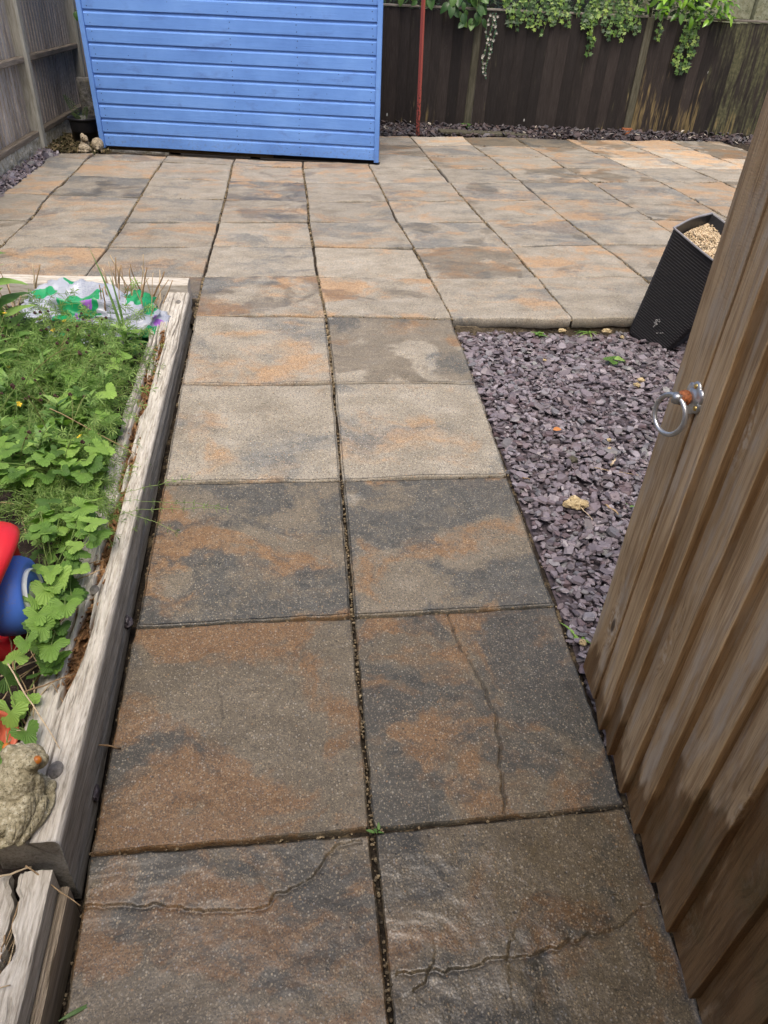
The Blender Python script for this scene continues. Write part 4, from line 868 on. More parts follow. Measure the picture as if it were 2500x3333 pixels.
def eyes(t_, b, loc, rz, pts, r=.006):
    for p in pts: V, F = ell(xf(np.array([p]), loc, (0, 0, rz))[0], (r, r, r)); part('eye', V, F, M['void'], b, True)
zg = -.045
lc = (-1.955, 6.55, zg); t_, b = animal('stone_tortoise', 'small tan stone tortoise lying lowest of the three ornaments', [((0, 0, .035), (.055, .042, .034), (0, 0, 0)), ((0, 0, .012), (.058, .045, .012), (0, 0, 0)), ((.062, -.004, .030), (.016, .014, .014), (0, 0, 0)), ((.046, 0, .026), (.02, .012, .012), (0, 0, 0)), ((.035, -.036, .012), (.014, .012, .014), (0, 0, 0)), ((.035, .036, .012), (.014, .012, .014), (0, 0, 0)), ((-.035, -.036, .010), (.013, .012, .012), (0, 0, 0)), ((-.035, .036, .010), (.013, .012, .012), (0, 0, 0))], lc, R(-25)); eyes(t_, b, lc, R(-25), [(.070, -.016, .034)], .004)
lc = (-1.845, 6.60, zg); t_, b = animal('stone_hedgehog', 'round tan stone hedgehog beside the shed corner', [((0, 0, .058), (.052, .055, .058), (0, 0, 0)), ((0, -.045, .042), (.024, .030, .022), (.3, 0, 0)), ((0, -.070, .034), (.012, .014, .011), (0, 0, 0)), ((.03, -.03, .008), (.014, .02, .010), (0, 0, 0)), ((-.03, -.03, .008), (.014, .02, .010), (0, 0, 0))], lc, R(8)); eyes(t_, b, lc, R(8), [(.017, -.062, .050), (-.017, -.062, .050)], .005)
lc = (-1.965, 6.64, zg); t_, b = animal('stone_squirrel', 'upright tan stone animal sitting behind the small tortoise', [((0, 0, .045), (.040, .038, .050), (0, 0, 0)), ((.018, -.018, .105), (.034, .030, .026), (0, .35, 0)), ((.046, -.024, .094), (.018, .017, .014), (0, .3, 0)), ((-.014, -.004, .122), (.020, .018, .016), (0, -.4, 0)), ((-.03, .02, .06), (.022, .022, .05), (0, -.2, 0)), ((.02, -.03, .010), (.02, .018, .011), (0, 0, 0))], lc, R(-30)); eyes(t_, b, lc, R(-30), [(.026, -.046, .112)], .006)
# black pot with a fern, block of concrete behind
pt = thing('plant_pot', 'round black plastic plant pot between the left fence and the shed', 'plant pot', (-2.045, 7.05, -.05))
V, F = lathe([(0, 0), (.098, 0), (.106, .01), (.126, .185), (.128, .196), (.137, .197), (.139, .215), (.134, .219), (.122, .212), (.114, .05), (0, .05)], 40, (-2.045, 7.05, -.05)); part('pot_body', V, F, M['blackplastic'], pt, True)
V, F = lathe([(0, .165), (.06, .168), (.119, .162)], 24, (-2.045, 7.05, -.05)); part('potting_soil', V, F, M['soil'], pt, True)
V, F = ell((-2.07, 6.98, .125), (.016, .012, .010)); part('pebble', V, F, M['stump'], None, True, label='small grey pebble on the soil in the black pot', cat='pebble')
def block():
    n = 30; V = []; h = .50; rows = 16
    for j in range(rows):
        z = j/(rows-1); k = 1-.10*math.sin(z*2.6)+.03*vnoise(z*4, 2.2)
        if j == rows-1: k *= .95
        for i in range(n):
            a = 2*math.pi*i/n; cx = math.copysign(abs(math.cos(a))**.5, math.cos(a)); cy = math.copysign(abs(math.sin(a))**.5, math.sin(a))
            V.append((-2.065+.105*k*cx+.004*float(vnoise(i*.5, j*.5)), 7.58+.075*k*cy, -.06+h*z))
    part('concrete_block', V, grid_faces(n, rows, 0, True)+[tuple((rows-1)*n+i for i in range(n))], M['stump'], None, True, label='mottled grey concrete block standing behind the black plant pot', cat='concrete block')
block()
# mossy ground and litter in the corner
scatter('leaf_litter', (-2.33, -1.75, 6.5, 7.4), 1500, lambda x, y: -.06, .03, mat_tint('mossy_litter', [(0, (.035, .028, .016)), (.4, (.075, .06, .028)), (.7, (.055, .055, .022)), (1, (.20, .15, .085))], .9, .2), tilt=.6, lift=.035, kind='stuff', label='brown mossy leaf litter on the ground before the black pot', cat='leaf litter')

# ---- black wicker planter, tipped over to the right
def planter():
    Pc = np.array([1.6542, 2.3725, -.0859]); rm = np.array((Matrix.Rotation(-.89385, 3, 'Z')@Matrix.Rotation(.03009, 3, 'X')@Matrix.Rotation(.38629, 3, 'Y')))
    b, t, h = .2065, .3845, .5656
    W = lambda V: np.asarray(V)@rm.T+Pc
    t_ = thing('wicker_planter', 'tall black wicker-patterned planter full of pale stones, tipped towards the gate', 'planter', tuple(Pc))
    def half(w): return (b+(t-b)*w)/2
    # one side as a heightfield of moulded weave, four times round
    nr, nc = 44, 11; V = []; F = []; off = 0; nu, nv = nc*6+1, nr*5+1
    def bow(w, u): return .010*math.sin(math.pi*w)*0+.018*w**3*math.cos(math.pi*u)      # rim bowed outwards
    for s in range(4):
        a = s*math.pi/2; ca, sa = math.cos(a), math.sin(a)
        U, Wv = np.meshgrid(np.linspace(-.5, .5, nu), np.linspace(0, 1, nv))
        hw = (b+(t-b)*Wv)/2; X = U*2*hw; cu = (U+.5)*nc; rw = Wv*nr; ri = np.floor(rw); ph = np.mod(cu+np.mod(ri, 2)*.5, 1.0); fr = rw-ri
        strand = np.sqrt(np.clip(1-(2*fr-1)**2, 0, 1)); wv = sstep(.06, .30, np.minimum(ph, 1-ph)*1.0+.0); H = .0040*strand*(.80+.20*wv)
        H = H*np.clip(np.minimum(U+.5, .5-U)*30, 0, 1)
        rd = .020; ed = (.5-abs(U))*2*hw; rc = np.where(ed < rd, rd-np.sqrt(np.clip(rd**2-(rd-ed)**2, 0, None)), 0)
        Yn = -(hw+H-rc+.014*Wv**3*np.cos(np.pi*U)*(1 if s != 0 else .35))
        low = sstep(.05, 0, Wv)*.010; Yn = Yn+low
        Q = np.stack([X*ca-Yn*sa, X*sa+Yn*ca, Wv*h], -1).reshape(-1, 3); V.append(Q); F += grid_faces(nu, nv, off); off += len(Q)
    part('side_wall', W(np.concatenate(V)), F, M['wicker'], t_, False)
    part('base_panel', W([(-b/2, -b/2, .004), (b/2, -b/2, .004), (b/2, b/2, .004), (-b/2, b/2, .004)]), [(3, 2, 1, 0)], M['wicker'], t_)
    # plain inside lining and a pale worn rim
    V = []; n = 40
    def sq(r_, k, z):
        a = 2*math.pi*k/n; c, s = math.cos(a), math.sin(a); m = max(abs(c), abs(s)); bx = .014*(1-abs(abs(c)-abs(s))/max(m, .01))*0
        return (r_*c/m, r_*s/m, z)
    bulge = lambda k: .012*abs(math.cos(2*2*math.pi*k/n))
    for r_, z in ((t/2+.003, h-.003), (t/2+.003, h+.002), (t/2-.004, h+.002), (t/2-.006, h-.004)):
        for k in range(n): V.append(sq(r_+bulge(k), k, z))
    part('rim', W(V), grid_faces(n, 4, 0, True), plain('worn_planter_rim', (.20, .20, .21), .5, .1), t_)
    V = [sq(t/2-.0065+bulge(k), k, h-.002) for k in range(n)]+[sq(half(1-.16/h)-.012, k, h-.16) for k in range(n)]; part('lining', W(V), [f[::-1] for f in grid_faces(n, 2, 0, True)], M['blackplastic'], t_)
    zs = h-.042; mb = MB(); o1 = ico(1, 1.0); part('fill_bed', W([sq(half(zs/h)-.006, k, zs-.006) for k in range(n)]), [tuple(range(n))], M['edge_mortar'], t_)
    for _ in range(4800):
        x, y = random.uniform(-1, 1)*(half(zs/h)-.010), random.uniform(-1, 1)*(half(zs/h)-.010); s = random.uniform(.0018, .0042); nzv = .010*float(fbm(np.array([x*14]), np.array([y*14]), s=2, oct=2)[0])
        mb.add(W(xf(o1[0], (x, y, zs+nzv+random.uniform(-.004, .004)), (random.random()*6, random.random()*6, 0), (s*1.3, s, s*.8))), o1[1], random.random()**1.3)
    mb.build('pale_stones', M['sand'], t_, kind='stuff')
    mb = MB()
    for _ in range(70):
        x, y = .075+random.gauss(0, .016), -.055+random.gauss(0, .018); hgt = random.uniform(.03, .075); dx, dy = random.gauss(0, .014), random.gauss(0, .014)
        mb.add(W(np.array([(x-.0018, y, zs), (x+.0018, y, zs), (x+dx*.5+.0014, y+dy*.5, zs+hgt*.6), (x+dx*.5-.0014, y+dy*.5, zs+hgt*.6), (x+dx, y+dy, zs+hgt)])), [(0, 1, 2, 3), (3, 2, 4)], random.random())
    mb.build('grass_tuft', mat_leaf('fresh_grass', [(0, (.14, .28, .04)), (1, (.26, .42, .07))], .3), None, kind=None, label='small bright green grass tuft growing in the tipped planter', cat='grass tuft')
    # bird-lime scuffs on the front face
    def face_pt(u, w, out=.0065): hw = half(w); return W([(u*2*hw, -(hw+out), w*h)])[0]
    mb = MB()
    for _ in range(26): V2, F2 = ell(face_pt(-.04+random.gauss(0, .022), .275+random.gauss(0, .022)), (.0024, .0024, .0024)); mb.add(V2, F2)
    for _ in range(14): q = random.random(); V2, F2 = ell(face_pt(.06+.12*q, .20+.05*q+random.gauss(0, .003)), (.0016, .0016, .0016)); mb.add(V2, F2)
    mb.build('dried_splash', plain('dried_white_splash', (.34, .34, .33), .8, .1), t_, kind='stuff')
planter()

# ---- compost sack
def sack():
    V, F = ico(6, 1.0); n = V.copy(); ang = np.arctan2(n[:, 1], n[:, 0])
    V = np.sign(V)*abs(V)**.85*np.array([.30, .19, .115]); V[:, 2] = np.where(V[:, 2] < 0, V[:, 2]*.4, V[:, 2])
    w = vnoise(n[:, 0]*1.7+3, n[:, 1]*1.6, n[:, 2]*1.6, s=5); w2 = vnoise(n[:, 0]*1.2+8, n[:, 1]*1.3, n[:, 2]*1.2, s=6)
    f1 = 1-abs(vnoise(n[:, 0]*2.2+w*.7, n[:, 1]*1.4+w2*.6, n[:, 2]*2.6+w*.5, s=15)); f2 = 1-abs(vnoise(n[:, 0]*4.5+w, n[:, 1]*3.0, n[:, 2]*5+w2, s=25))
    f3 = 1-abs(vnoise(n[:, 0]*8+w*1.5, n[:, 1]*6, n[:, 2]*8, s=27))
    d = .038*w+.055*(f1**3-.45)+.026*(f2**3-.4)+.009*(f3**3-.4); V = V+n*d[:, None]
    cx = V[:, 0]+.05; fold = np.exp(-((V[:, 2]-.045-.12*cx)/.018)**2)*np.exp(-((cx+.02)/.13)**2)*(n[:, 1] < 0); V[:, 1] += fold*.10; V[:, 2] -= fold*.014
    V = xf(V, (-1.00, 2.29, .028), (.10, .03, R(-6)))
    t_ = thing('compost_sack', 'crumpled green, white and purple compost sack lying in the bed', 'sack', (-1.03, 2.3, 0)); part('sack_body', V, F, M['bag'], t_, True)
    V, F = ico(4, 1.0); n = V; V = V*np.array([.10, .06, .040]); V = V+n*(fbm(n[:, 0]*4, n[:, 1]*4, n[:, 2]*4, s=8, oct=3)*.022)[:, None]
    part('torn_lining', xf(V, (-1.27, 2.10, .055), (0, .2, .3)), F, M['blackfilm'], t_, True, label='torn black inner film of the sack')
sack()

# ---- toy: red body with blue wheel
def toy():
    c = np.array([-.850, .525, .010]); t_ = thing('toy_car', 'red plastic ride-on toy with a blue wheel, half sunk among the leaves', 'toy', (c[0], c[1], -.12))
    rz = R(4)
    def Wx(V, dx=0): return xf(xf(V, (0, 0, 0), (0, math.pi/2, 0)), c, (0, R(-6), rz))     # axle along +x
    prof_w = [(.030, .046), (.052, .048), (.058, .040), (.068, .043), (.078, .047), (.088, .040), (.096, .024), (.098, .0), (.096, -.03), (.088, -.048), (.03, -.05)]
    V, F = lathe(prof_w, 56); w = part('wheel', Wx(V), [f[::-1] for f in F], M['bluew'], t_, True)
    V, F = lathe([(0, .050), (.012, .051), (.018, .044), (.050, .041), (.057, .052), (.060, .0525), (.061, .040)], 40); part('hub_cap', Wx(V), [f[::-1] for f in F], M['whiteplastic'], w, True)
    for k in range(5):
        a = k*1.2566; V, F = ell((.034*math.cos(a), .034*math.sin(a), .043), (.010, .010, .003)); part('hub_hole', Wx(V), F, M['void'], w, True)
    # wheel arch: thick C-shaped lip round the wheel, flared over its top
    V = []; nu, nv = 72, 16
    for i in range(nu):
        a = 2*math.pi*i/nu                                                    # 0 = up
        up = math.cos(a); fl = .046*max(0, up)**2; Rm = .146+.012*up
        for j in range(nv):
            b = 2*math.pi*j/nv; cx, cy = math.cos(b), math.sin(b); 
            V.append((Rm*math.sin(a)*1.0+.034*cx*math.sin(a), Rm*math.cos(a)+.034*cx*math.cos(a)*.9, -.052+fl*.9+(.038+fl*.75)*cy))
    F = []
    for i in range(nu):
        for j in range(nv): F.append((i*nv+j, ((i+1) % nu)*nv+j, ((i+1) % nu)*nv+(j+1) % nv, i*nv+(j+1) % nv))
    V = np.array(V); V = np.stack([V[:, 1]*-1, V[:, 0], V[:, 2]], 1)          # up = -x before the axle turn
    part('wheel_arch', Wx(V), [f[::-1] for f in F], M['red'], t_, True)
    pcs = [box(-.20, .16, -.17, .30, -.10, .07, .03), box(-.20, .08, -.02, .30, .05, .21, .05), box(-.13, .10, -.28, -.10, -.09, .02, .04)]
    V, F = remesh_blob(pcs, .009, 10); part('body', xf(V, c+np.array([-.33, -.02, -.035]), (0, 0, rz)), F, M['red'], t_, True)
toy()
V, F = lathe([(.0, -.05), (.03, -.05), (.044, -.02), (.050, .012), (.053, .020), (.050, .024), (.044, .018), (.036, -.02)], 30, (0, 0, 0))
V = xf(V, (-.815, .165, -.065), (.5, .7, 0)); part('plastic_cup', V, F, M['coral'], None, True, label='coral orange plastic cup lying left of the stone frog', cat='cup')

# ================================================================ PLANTS
def blade_leaf(L, W, seg=5, fold=.25, curl=.3, tip=1.0, wave=0.0):
    """pointed leaf along +y with folded midrib"""
    V = []; uv = []
    for i in range(seg+1):
        t_ = i/seg; w = W/2*math.sin(math.pi*min(1, t_**.75*.96+.04))**.85*(1 if t_ < 1 else .02); z = -curl*L*t_*t_
        for s in (-1, 0, 1):
            V.append((s*w, L*t_*math.cos(curl*t_*.8), z+abs(s)*w*fold+wave*w*math.sin(t_*9+s)*.3)); uv.append((.5+s*.5, t_))
    return np.array(V), grid_faces(3, seg+1), uv
def avens_leaf(rad, seed):
    """rounded, lobed, scalloped leaf; veins run out from the stalk"""
    rn = random.Random(seed); n = 64; rings = 6; V = [(0, 0, 0)]; uv = [(0, 0)]; F = []
    cup = rn.uniform(.05, .35); lob = rn.uniform(.14, .27)
    for k in range(1, rings+1):
        q = k/rings
        for i in range(n+1):
            a = -2.55+5.1*i/n; rr = rad*(1+lob*math.cos(3*a*.98+.15*math.sin(seed))+.07*math.sin(a*5+seed*1.3)-.10*abs(a)/2.5)*(1+(.13*abs(math.sin(a*10)) if k == rings else (.03*abs(math.sin(a*10)) if k == rings-1 else 0)))*(1-.25*max(0, abs(a)-2.0))
            x, y = rr*q*math.sin(a), rr*q*math.cos(a)
            z = cup*rad*q*q*.6+.012*rad*q*math.cos(a*9.5)*q+.05*rad*q*math.sin(a*3.7+seed*2.1)*q+.06*rad*math.sin(a*2+seed)*q-.16*rad*q**3
            V.append((x, y, z)); uv.append((a, q))
    for i in range(n): F.append((0, 1+i, 2+i))
    for k in range(rings-1):
        for i in range(n): F.append((1+k*(n+1)+i, 1+(k+1)*(n+1)+i, 2+(k+1)*(n+1)+i, 2+k*(n+1)+i))
    return np.array(V), F, uv
AV = [mesh('avens_leaf', *avens_leaf(1.0, k)[:2], smooth=True, uv=avens_leaf(1.0, k)[2]) for k in range(7)]
HB = [mesh('herb_leaf', *(lambda q: (q[0], q[1]))(blade_leaf(1, w, 6, .25, c, wave=.6)), smooth=True, uv=blade_leaf(1, w, 6)[2]) for w, c in ((.30, .25), (.36, .4), (.26, .15), (.42, .5))]
def lobed_poly(pts):
    V = [(0, 0, 0)]; 
    for x, y in pts: V.append((x, y, -.12*(x*x+y*y)+.05*abs(x)))
    return np.array(V), [(0, i+1, (i+1) % len(pts)+1) for i in range(len(pts))]
ivy_pts = [(.0, -.02), (.28, -.18), (.46, .02), (.30, .22), (.62, .42), (.26, .50), (.12, .66), (.0, 1.0), (-.12, .66), (-.26, .50), (-.62, .42), (-.30, .22), (-.46, .02), (-.28, -.18)]
IV = [mesh('ivy_leaf', *lobed_poly([(x*k, y) for x, y in ivy_pts])) for k in (.85, 1.0, 1.15)]
def oval_leaf(W, fold, curl, seg=7):
    V = []
    for i in range(seg+1):
        t_ = i/seg; w = W/2*(math.sin(math.pi*t_**.85)**.75 if 0 < t_ < 1 else .02); z = -curl*t_*t_
        for s in (-1, -.5, 0, .5, 1): V.append((s*w, t_*(1-.15*curl*t_), z+abs(s)*w*fold))
    return np.array(V), grid_faces(5, seg+1)
LA = [mesh('laurel_leaf', *oval_leaf(w, f, c), smooth=True) for w, f, c in ((.42, .35, .25), (.46, .2, .1), (.38, .4, .4))]
CL = [mesh('climber_leaf', *oval_leaf(w, f, c), smooth=True) for w, f, c in ((.62, .25, .35), (.58, .2, .55), (.68, .3, .2))]
for l, m in ((AV, 'avens'), (HB, 'herb'), (IV, 'ivy'), (LA, 'laurel'), (CL, 'climber')):
    for me in l: me.materials.append(M[m])
def leafm(p, d, up, s):
    """matrix with local +y along d and +z near up"""
    y = Vector(d).normalized(); z = Vector(up); z = (z-y*z.dot(y)); z = z.normalized() if z.length > 1e-6 else Vector((0, 0, 1)); x = y.cross(z)
    m = Matrix((x, y, z)).transposed().to_4x4(); return Matrix.Translation(p) @ m @ Matrix.Scale(s, 4)
def curve3(p0, p1, p2, n=6):
    t_ = np.linspace(0, 1, n)[:, None]; p0, p1, p2 = map(np.asarray, (p0, p1, p2)); return (1-t_)**2*p0+2*t_*(1-t_)*p1+t_**2*p2
def avens_plant(label, c, spots, smin, smax, hmin, hmax):
    """spots: centres of leaf positions; every leaf on its own stalk from the crown"""
    t_ = thing('avens_plant', label, 'plant', (c[0], c[1], float(soil_z(c[1]))), 'wood avens in the bed'); mb = MB(); base = np.array([c[0], c[1], float(soil_z(c[1]))])
    for (x, y, z) in spots:
        b0 = base+np.array([random.gauss(0, .03), random.gauss(0, .03), 0]); p = np.array([x, y, z]); V, F = tube(curve3(b0, (b0+p)/2+np.array([0, 0, .04]), p, 6), .0013, 5); mb.add(V, F, random.random()*.6)
        d = p-b0; d[2] = random.uniform(-.05, .02); d = d/np.linalg.norm(d)+np.array([random.gauss(0, .35), random.gauss(0, .35)-.25, random.gauss(0, .15)])
        up = Vector((random.gauss(.05, .22), random.gauss(-.22, .25), 1)); s = random.uniform(smin, smax)
        put('leaf', AV[random.randrange(7)], None, t_, leafm(tuple(p), tuple(d), up, s))
    mb.build('leaf_stalks', M['stem'], t_, kind='stuff'); return t_
random.seed(5)
sp = []
for _ in range(62):
    y = random.uniform(.33, .86); x = random.uniform(-.86, -.70)+.05*(y-.5)
    if y < .62 and x < -.785: x = random.uniform(-.785, -.715)
    sp.append((x, y, soil_z(y)+random.uniform(.07, .175)))
avens_plant('bright green scalloped leaves crowding beside the blue toy wheel', (-.80, .64), sp, .021, .036, .05, .15)
sp = [(random.uniform(-1.05, -.74), random.uniform(.98, 1.36), soil_z(1.15)+random.uniform(.06, .17)) for _ in range(120)]
avens_plant('dense dark green scalloped leaves in the middle of the bed', (-.88, 1.18), sp, .019, .034, .05, .2)
sp = [(-.735, .155, -.045), (-.775, .20, -.03), (-.76, .235, -.05), (-.80, .27, .00), (-.775, .13, -.07), (-.745, .30, -.03), (-.80, .33, -.01), (-.835, .25, -.02)]
avens_plant('few pale green leaves just behind the stone frog', (-.79, .22), sp, .024, .034, .05, .1)
sp = [(random.uniform(-1.35, -.76), random.uniform(1.36, 1.95), soil_z(1.6)+random.uniform(.05, .20)) for _ in range(75)]
avens_plant('jagged green leaves below the compost sack', (-1.0, 1.6), sp, .020, .036, .05, .2)

def herb(label, c, h, n, lean, lw=.05, name='willowherb_plant'):
    t_ = thing(name, label, 'plant', (c[0], c[1], float(soil_z(c[1]))), 'upright herbs in the bed'); b = np.array([c[0], c[1], float(soil_z(c[1]))]); top = b+np.array([lean[0], lean[1], h])
    P = curve3(b, b+np.array([0, 0, h*.6]), top, 12); V, F = tube(P, np.linspace(.0045, .0018, 12), 6); part('stem', V, F, M['stem'], t_, True)
    for k in range(n):
        q = .12+.88*(k/n)**.9; i = q*11; p = P[int(i)]+(P[min(11, int(i)+1)]-P[int(i)])*(i-int(i)); a = (k//2)*1.9+(k % 2)*math.pi+random.gauss(0, .3); s = lw*(1.35-.75*q)*random.uniform(.75, 1.2)
        up_ = .35+.75*q; put('leaf', HB[random.randrange(4)], None, t_, leafm(tuple(p), (math.cos(a), math.sin(a), up_+random.gauss(0, .15)), (0, -.15, 1), s))
    return t_
herb('tall willowherb with paired pointed leaves at the left edge', (-1.19, 1.80), .50, 34, (-.10, .14), .135)
herb('willowherb shoot low at the far left edge', (-1.16, 1.52), .30, 26, (-.03, .05), .115)
herb('leafy green shoot left of the compost sack', (-1.36, 2.02), .22, 20, (.02, .0), .09)
herb('short pale shoot in front of the compost sack', (-.93, 1.95), .13, 16, (.01, -.02), .075)
herb('soft green shoot in the thick of the bed, left of the middle', (-1.13, 1.42), .20, 20, (.02, -.03), .085)
herb('broad leaved shoot near the rotten part of the sleeper', (-.84, 1.60), .15, 16, (.02, -.02), .07)

random.seed(55)
HL = ['leafy upright shoot by the rotten part of the sleeper, nearest the grass blades', 'upright shoot at the left edge, below the tall willowherb', 'pale upright shoot in the middle of the bed', 'bushy shoot at the near left of the green growth', 'upright shoot right of the middle of the bed', 'small shoot in front of the left end of the sack', 'small shoot beside the straw on the leaves', 'bushy shoot at the far left under the willowherb', 'slim shoot in front of the middle of the sack', 'soft shoot just above the dark leaf clump']
for lab, (x, y), h in zip(HL, ((-.80, 1.86), (-1.10, 1.32), (-.98, 1.52), (-1.06, 1.16), (-.84, 1.42), (-1.16, 1.92), (-.92, 1.30), (-1.22, 1.62), (-1.02, 1.84), (-.95, 1.10)), (.06, .1, .1, .06, .05, .03, .06, .1, .0, .06)): herb(lab, (x, y), h*random.uniform(.85, 1.25)+.14, 22, (random.gauss(0, .03), random.gauss(0, .03)), random.uniform(.06, .095), 'green_shoot')
def whorls(mb, st, P, leafL, every):
    d = 0
    for i in range(1, len(P)):
        d += np.linalg.norm(P[i]-P[i-1])
        if d > every:
            d = 0; T = P[i]-P[i-1]; T = T/np.linalg.norm(T); up = np.array([0, 0, 1.]) if abs(T[2]) < .9 else np.array([1., 0, 0]); A = np.cross(T, up); A /= np.linalg.norm(A); B = np.cross(T, A); a0 = random.random()*6; k = random.choice((6, 6, 7, 8)); tv = random.random()
            for q in range(k):
                a = a0+q*6.283/k; D = math.cos(a)*A+math.sin(a)*B+T*random.uniform(.25, .6); D /= np.linalg.norm(D); L_ = leafL*random.uniform(.7, 1.15); sd_ = np.cross(D, T); sd_ /= np.linalg.norm(sd_)+1e-9; w = L_*.085
                p = P[i]; mb.add(np.array([p, p+D*L_*.6+sd_*w, p+D*L_-np.array([0, 0, .12*L_]), p+D*L_*.6-sd_*w]), [(0, 1, 2, 3)], min(.99, tv*.7+random.random()*.3))
def cleavers(label, n, xr, yr, h, leafL=.019, seed=1, over=0.0):
    random.seed(seed); lf = MB(); st = MB()
    for _ in range(n):
        x, y = random.uniform(*xr), random.uniform(*yr); z = float(soil_z(y)); a = random.random()*6.28; l = random.uniform(.12, .30); hh = random.uniform(.4, 1)*h
        p1 = np.array([x, y, z+hh*1.2]); p2 = np.array([x+l*math.cos(a)+over*random.random(), y+l*math.sin(a)*.8, z+hh*random.uniform(.5, 1.1)])
        if p2[0] > -.66 and over == 0: p2[0] = -.70-random.random()*.05
        P = curve3((x, y, z), p1, p2, 22); P += np.array([fbm(np.arange(22)*.35, np.full(22, x*9), s=int(seed+k), oct=2)*.008 for k in range(3)]).T
        V, F = tube(P, .0008, 4, False); st.add(V, F, random.random()*.6); whorls(lf, st, P, leafL, .021)
    t_ = tag(lf.build('cleavers', M['cleaver'], None), label, 'cleavers', None, 'stuff'); st.build('stems', M['stem'], t_, kind='stuff'); return t_
cleavers('thin whorled cleavers sprawling over the soil towards the sleeper', 200, (-.93, -.74), (.86, 1.12), .12, .020, 3)
cleavers('tangle of whorled cleavers over the far half of the bed', 330, (-1.35, -.76), (1.15, 2.0), .21, .023, 4)
cleavers('tall feathery cleavers standing up in the back half of the bed', 130, (-1.30, -.80), (1.35, 1.95), .30, .026, 14)
cleavers('strand of cleavers hanging across the sleeper onto the path', 16, (-.78, -.72), (.88, 1.02), .10, .018, 6, over=.12)

# avens flower stalks with burrs and a few yellow flowers
random.seed(9); ft = thing('avens_flower_stalks', 'thin wiry flower stalks with brown burrs and yellow flowers above the bed', 'plant', (-.95, 1.6, -.05)); mb = MB(); bur = MB()
V0, F0 = ico(2, 1.0)
bn = []
for k in range(V0.shape[0]): bn.append(V0[k]*(1.0 if k % 2 else .62))
BURR = mesh('burr', np.array(bn), F0); BURR.materials.append(M['burr'])
pv = [(0, 0, 0)]; pf_ = []
for k in range(5):
    a = k*1.2566
    for da, r_ in ((-.5, .75), (-.22, 1.05), (.22, 1.05), (.5, .75)): pv.append((r_*math.sin(a+da), r_*math.cos(a+da), .25*r_))
    pf_.append((0, 1+4*k, 2+4*k, 3+4*k, 4+4*k))
FLW = mesh('flower', pv, pf_); FLW.materials.append(M['yellow'])
for i in range(34):
    y = random.uniform(1.05, 1.95); x = random.uniform(-1.3, -.80); b = np.array([x, y, float(soil_z(y))]); l = random.uniform(.16, .34)
    tip = b+np.array([random.gauss(.03, .08), random.gauss(0, .08), l]); 
    if tip[0] > -.67: tip[0] = -.70
    P = curve3(b, b+np.array([0, 0, l*.6]), tip, 8); V, F = tube(P, .0011, 4, False); mb.add(V, F, random.random())
    for q in range(random.choice((1, 2, 2, 3))):
        e = tip+np.array([random.gauss(0, .035), random.gauss(0, .035), random.uniform(-.03, .04)]); V, F = tube(curve3(P[5], (P[6]+e)/2+np.array([0, 0, .01]), e, 5), .0008, 4, False); mb.add(V, F, random.random())
        if i < 7 and q == 0: put('flower', FLW, None, ft, leafm(tuple(e), (random.gauss(0, 1), random.gauss(0, 1), .2), (0, -.5, 1), .0085))
        else: put('seed_burr', BURR, None, ft, Matrix.Translation(e) @ Matrix.Scale(random.uniform(.004, .0078), 4))
mb.build('stalks', M['stem'], ft, kind='stuff')
# grass blades standing up by the sack
random.seed(12); gt_ = thing('tall_grass', 'few long dark green grass blades rising in front of the sack', 'grass', (-.80, 1.95, -.03))
for (b, m_, e, w) in (((-.800, 1.93, -.03), (-.83, 1.98, .22), (-.935, 2.12, .395), .013), ((-.802, 1.935, -.03), (-.815, 1.97, .25), (-.86, 2.05, .31), .012), ((-.805, 1.93, -.03), (-.86, 1.95, .13), (-.95, 1.98, .20), .010), ((-.80, 1.93, -.03), (-.77, 1.9, .12), (-.85, 1.87, .17), .009), ((-.805, 1.935, 0), (-.86, 1.96, .08), (-.93, 1.93, .06), .010)):
    P = curve3(b, m_, e, 14); T = np.gradient(P, axis=0); V = []
    for i in range(14):
        s = np.cross(T[i], (0, .9, .3)); s /= np.linalg.norm(s); ww = w/2*(1-(i/13)**2.2)+.0003; V += [P[i]-s*ww, P[i]+np.array([0, ww*.5, 0]), P[i]+s*ww]
    part('blade', V, grid_faces(3, 14), M['grass'], gt_, True)
# dead stalks
def stalk_mesh(seed, n=9):
    rn = random.Random(seed); P = []; x = y = 0
    for i in range(n):
        P.append((x, y, i/(n-1))); x += rn.gauss(0, .008); y += rn.gauss(0, .008)
    r = [.011*(1.25 if i in (2, 5) else 1)*(1-.35*i/(n-1)) for i in range(n)]; V, F = tube(P, r, 6); return mesh('stalk', V, F, True)
SK = [stalk_mesh(k) for k in range(8)]
for me in SK: me.materials.append(M['dry'])
def stick(name, parent, p, q, fat=1.0, k=None, **t):
    p, q = Vector(p), Vector(q); d = q-p; L_ = d.length; rot = d.to_track_quat('Z', 'Y').to_matrix().to_4x4()
    s = Matrix.Diagonal((.33*fat, .33*fat, L_, 1)); return put(name, SK[random.randrange(8) if k is None else k], None, parent, Matrix.Translation(p) @ rot @ s, **t)
random.seed(21)
dt = thing('dead_stalk_clump', 'clump of broken dry stalks in the far right corner of the bed', 'dead stalks', (-.85, 2.42, 0))
for i in range(44):
    x, y = random.uniform(-.97, -.75), random.uniform(2.18, 2.53); z = float(soil_z(y)); l = random.uniform(.10, .27); stick('stalk', dt, (x, y, z), (x+random.gauss(.01, .05), y+random.gauss(0, .04), z+l), random.uniform(.7, 1.5)*.8)
dt = thing('dead_stalk_clump', 'clump of broken dry stalks left of the compost sack', 'dead stalks', (-1.4, 2.4, 0))
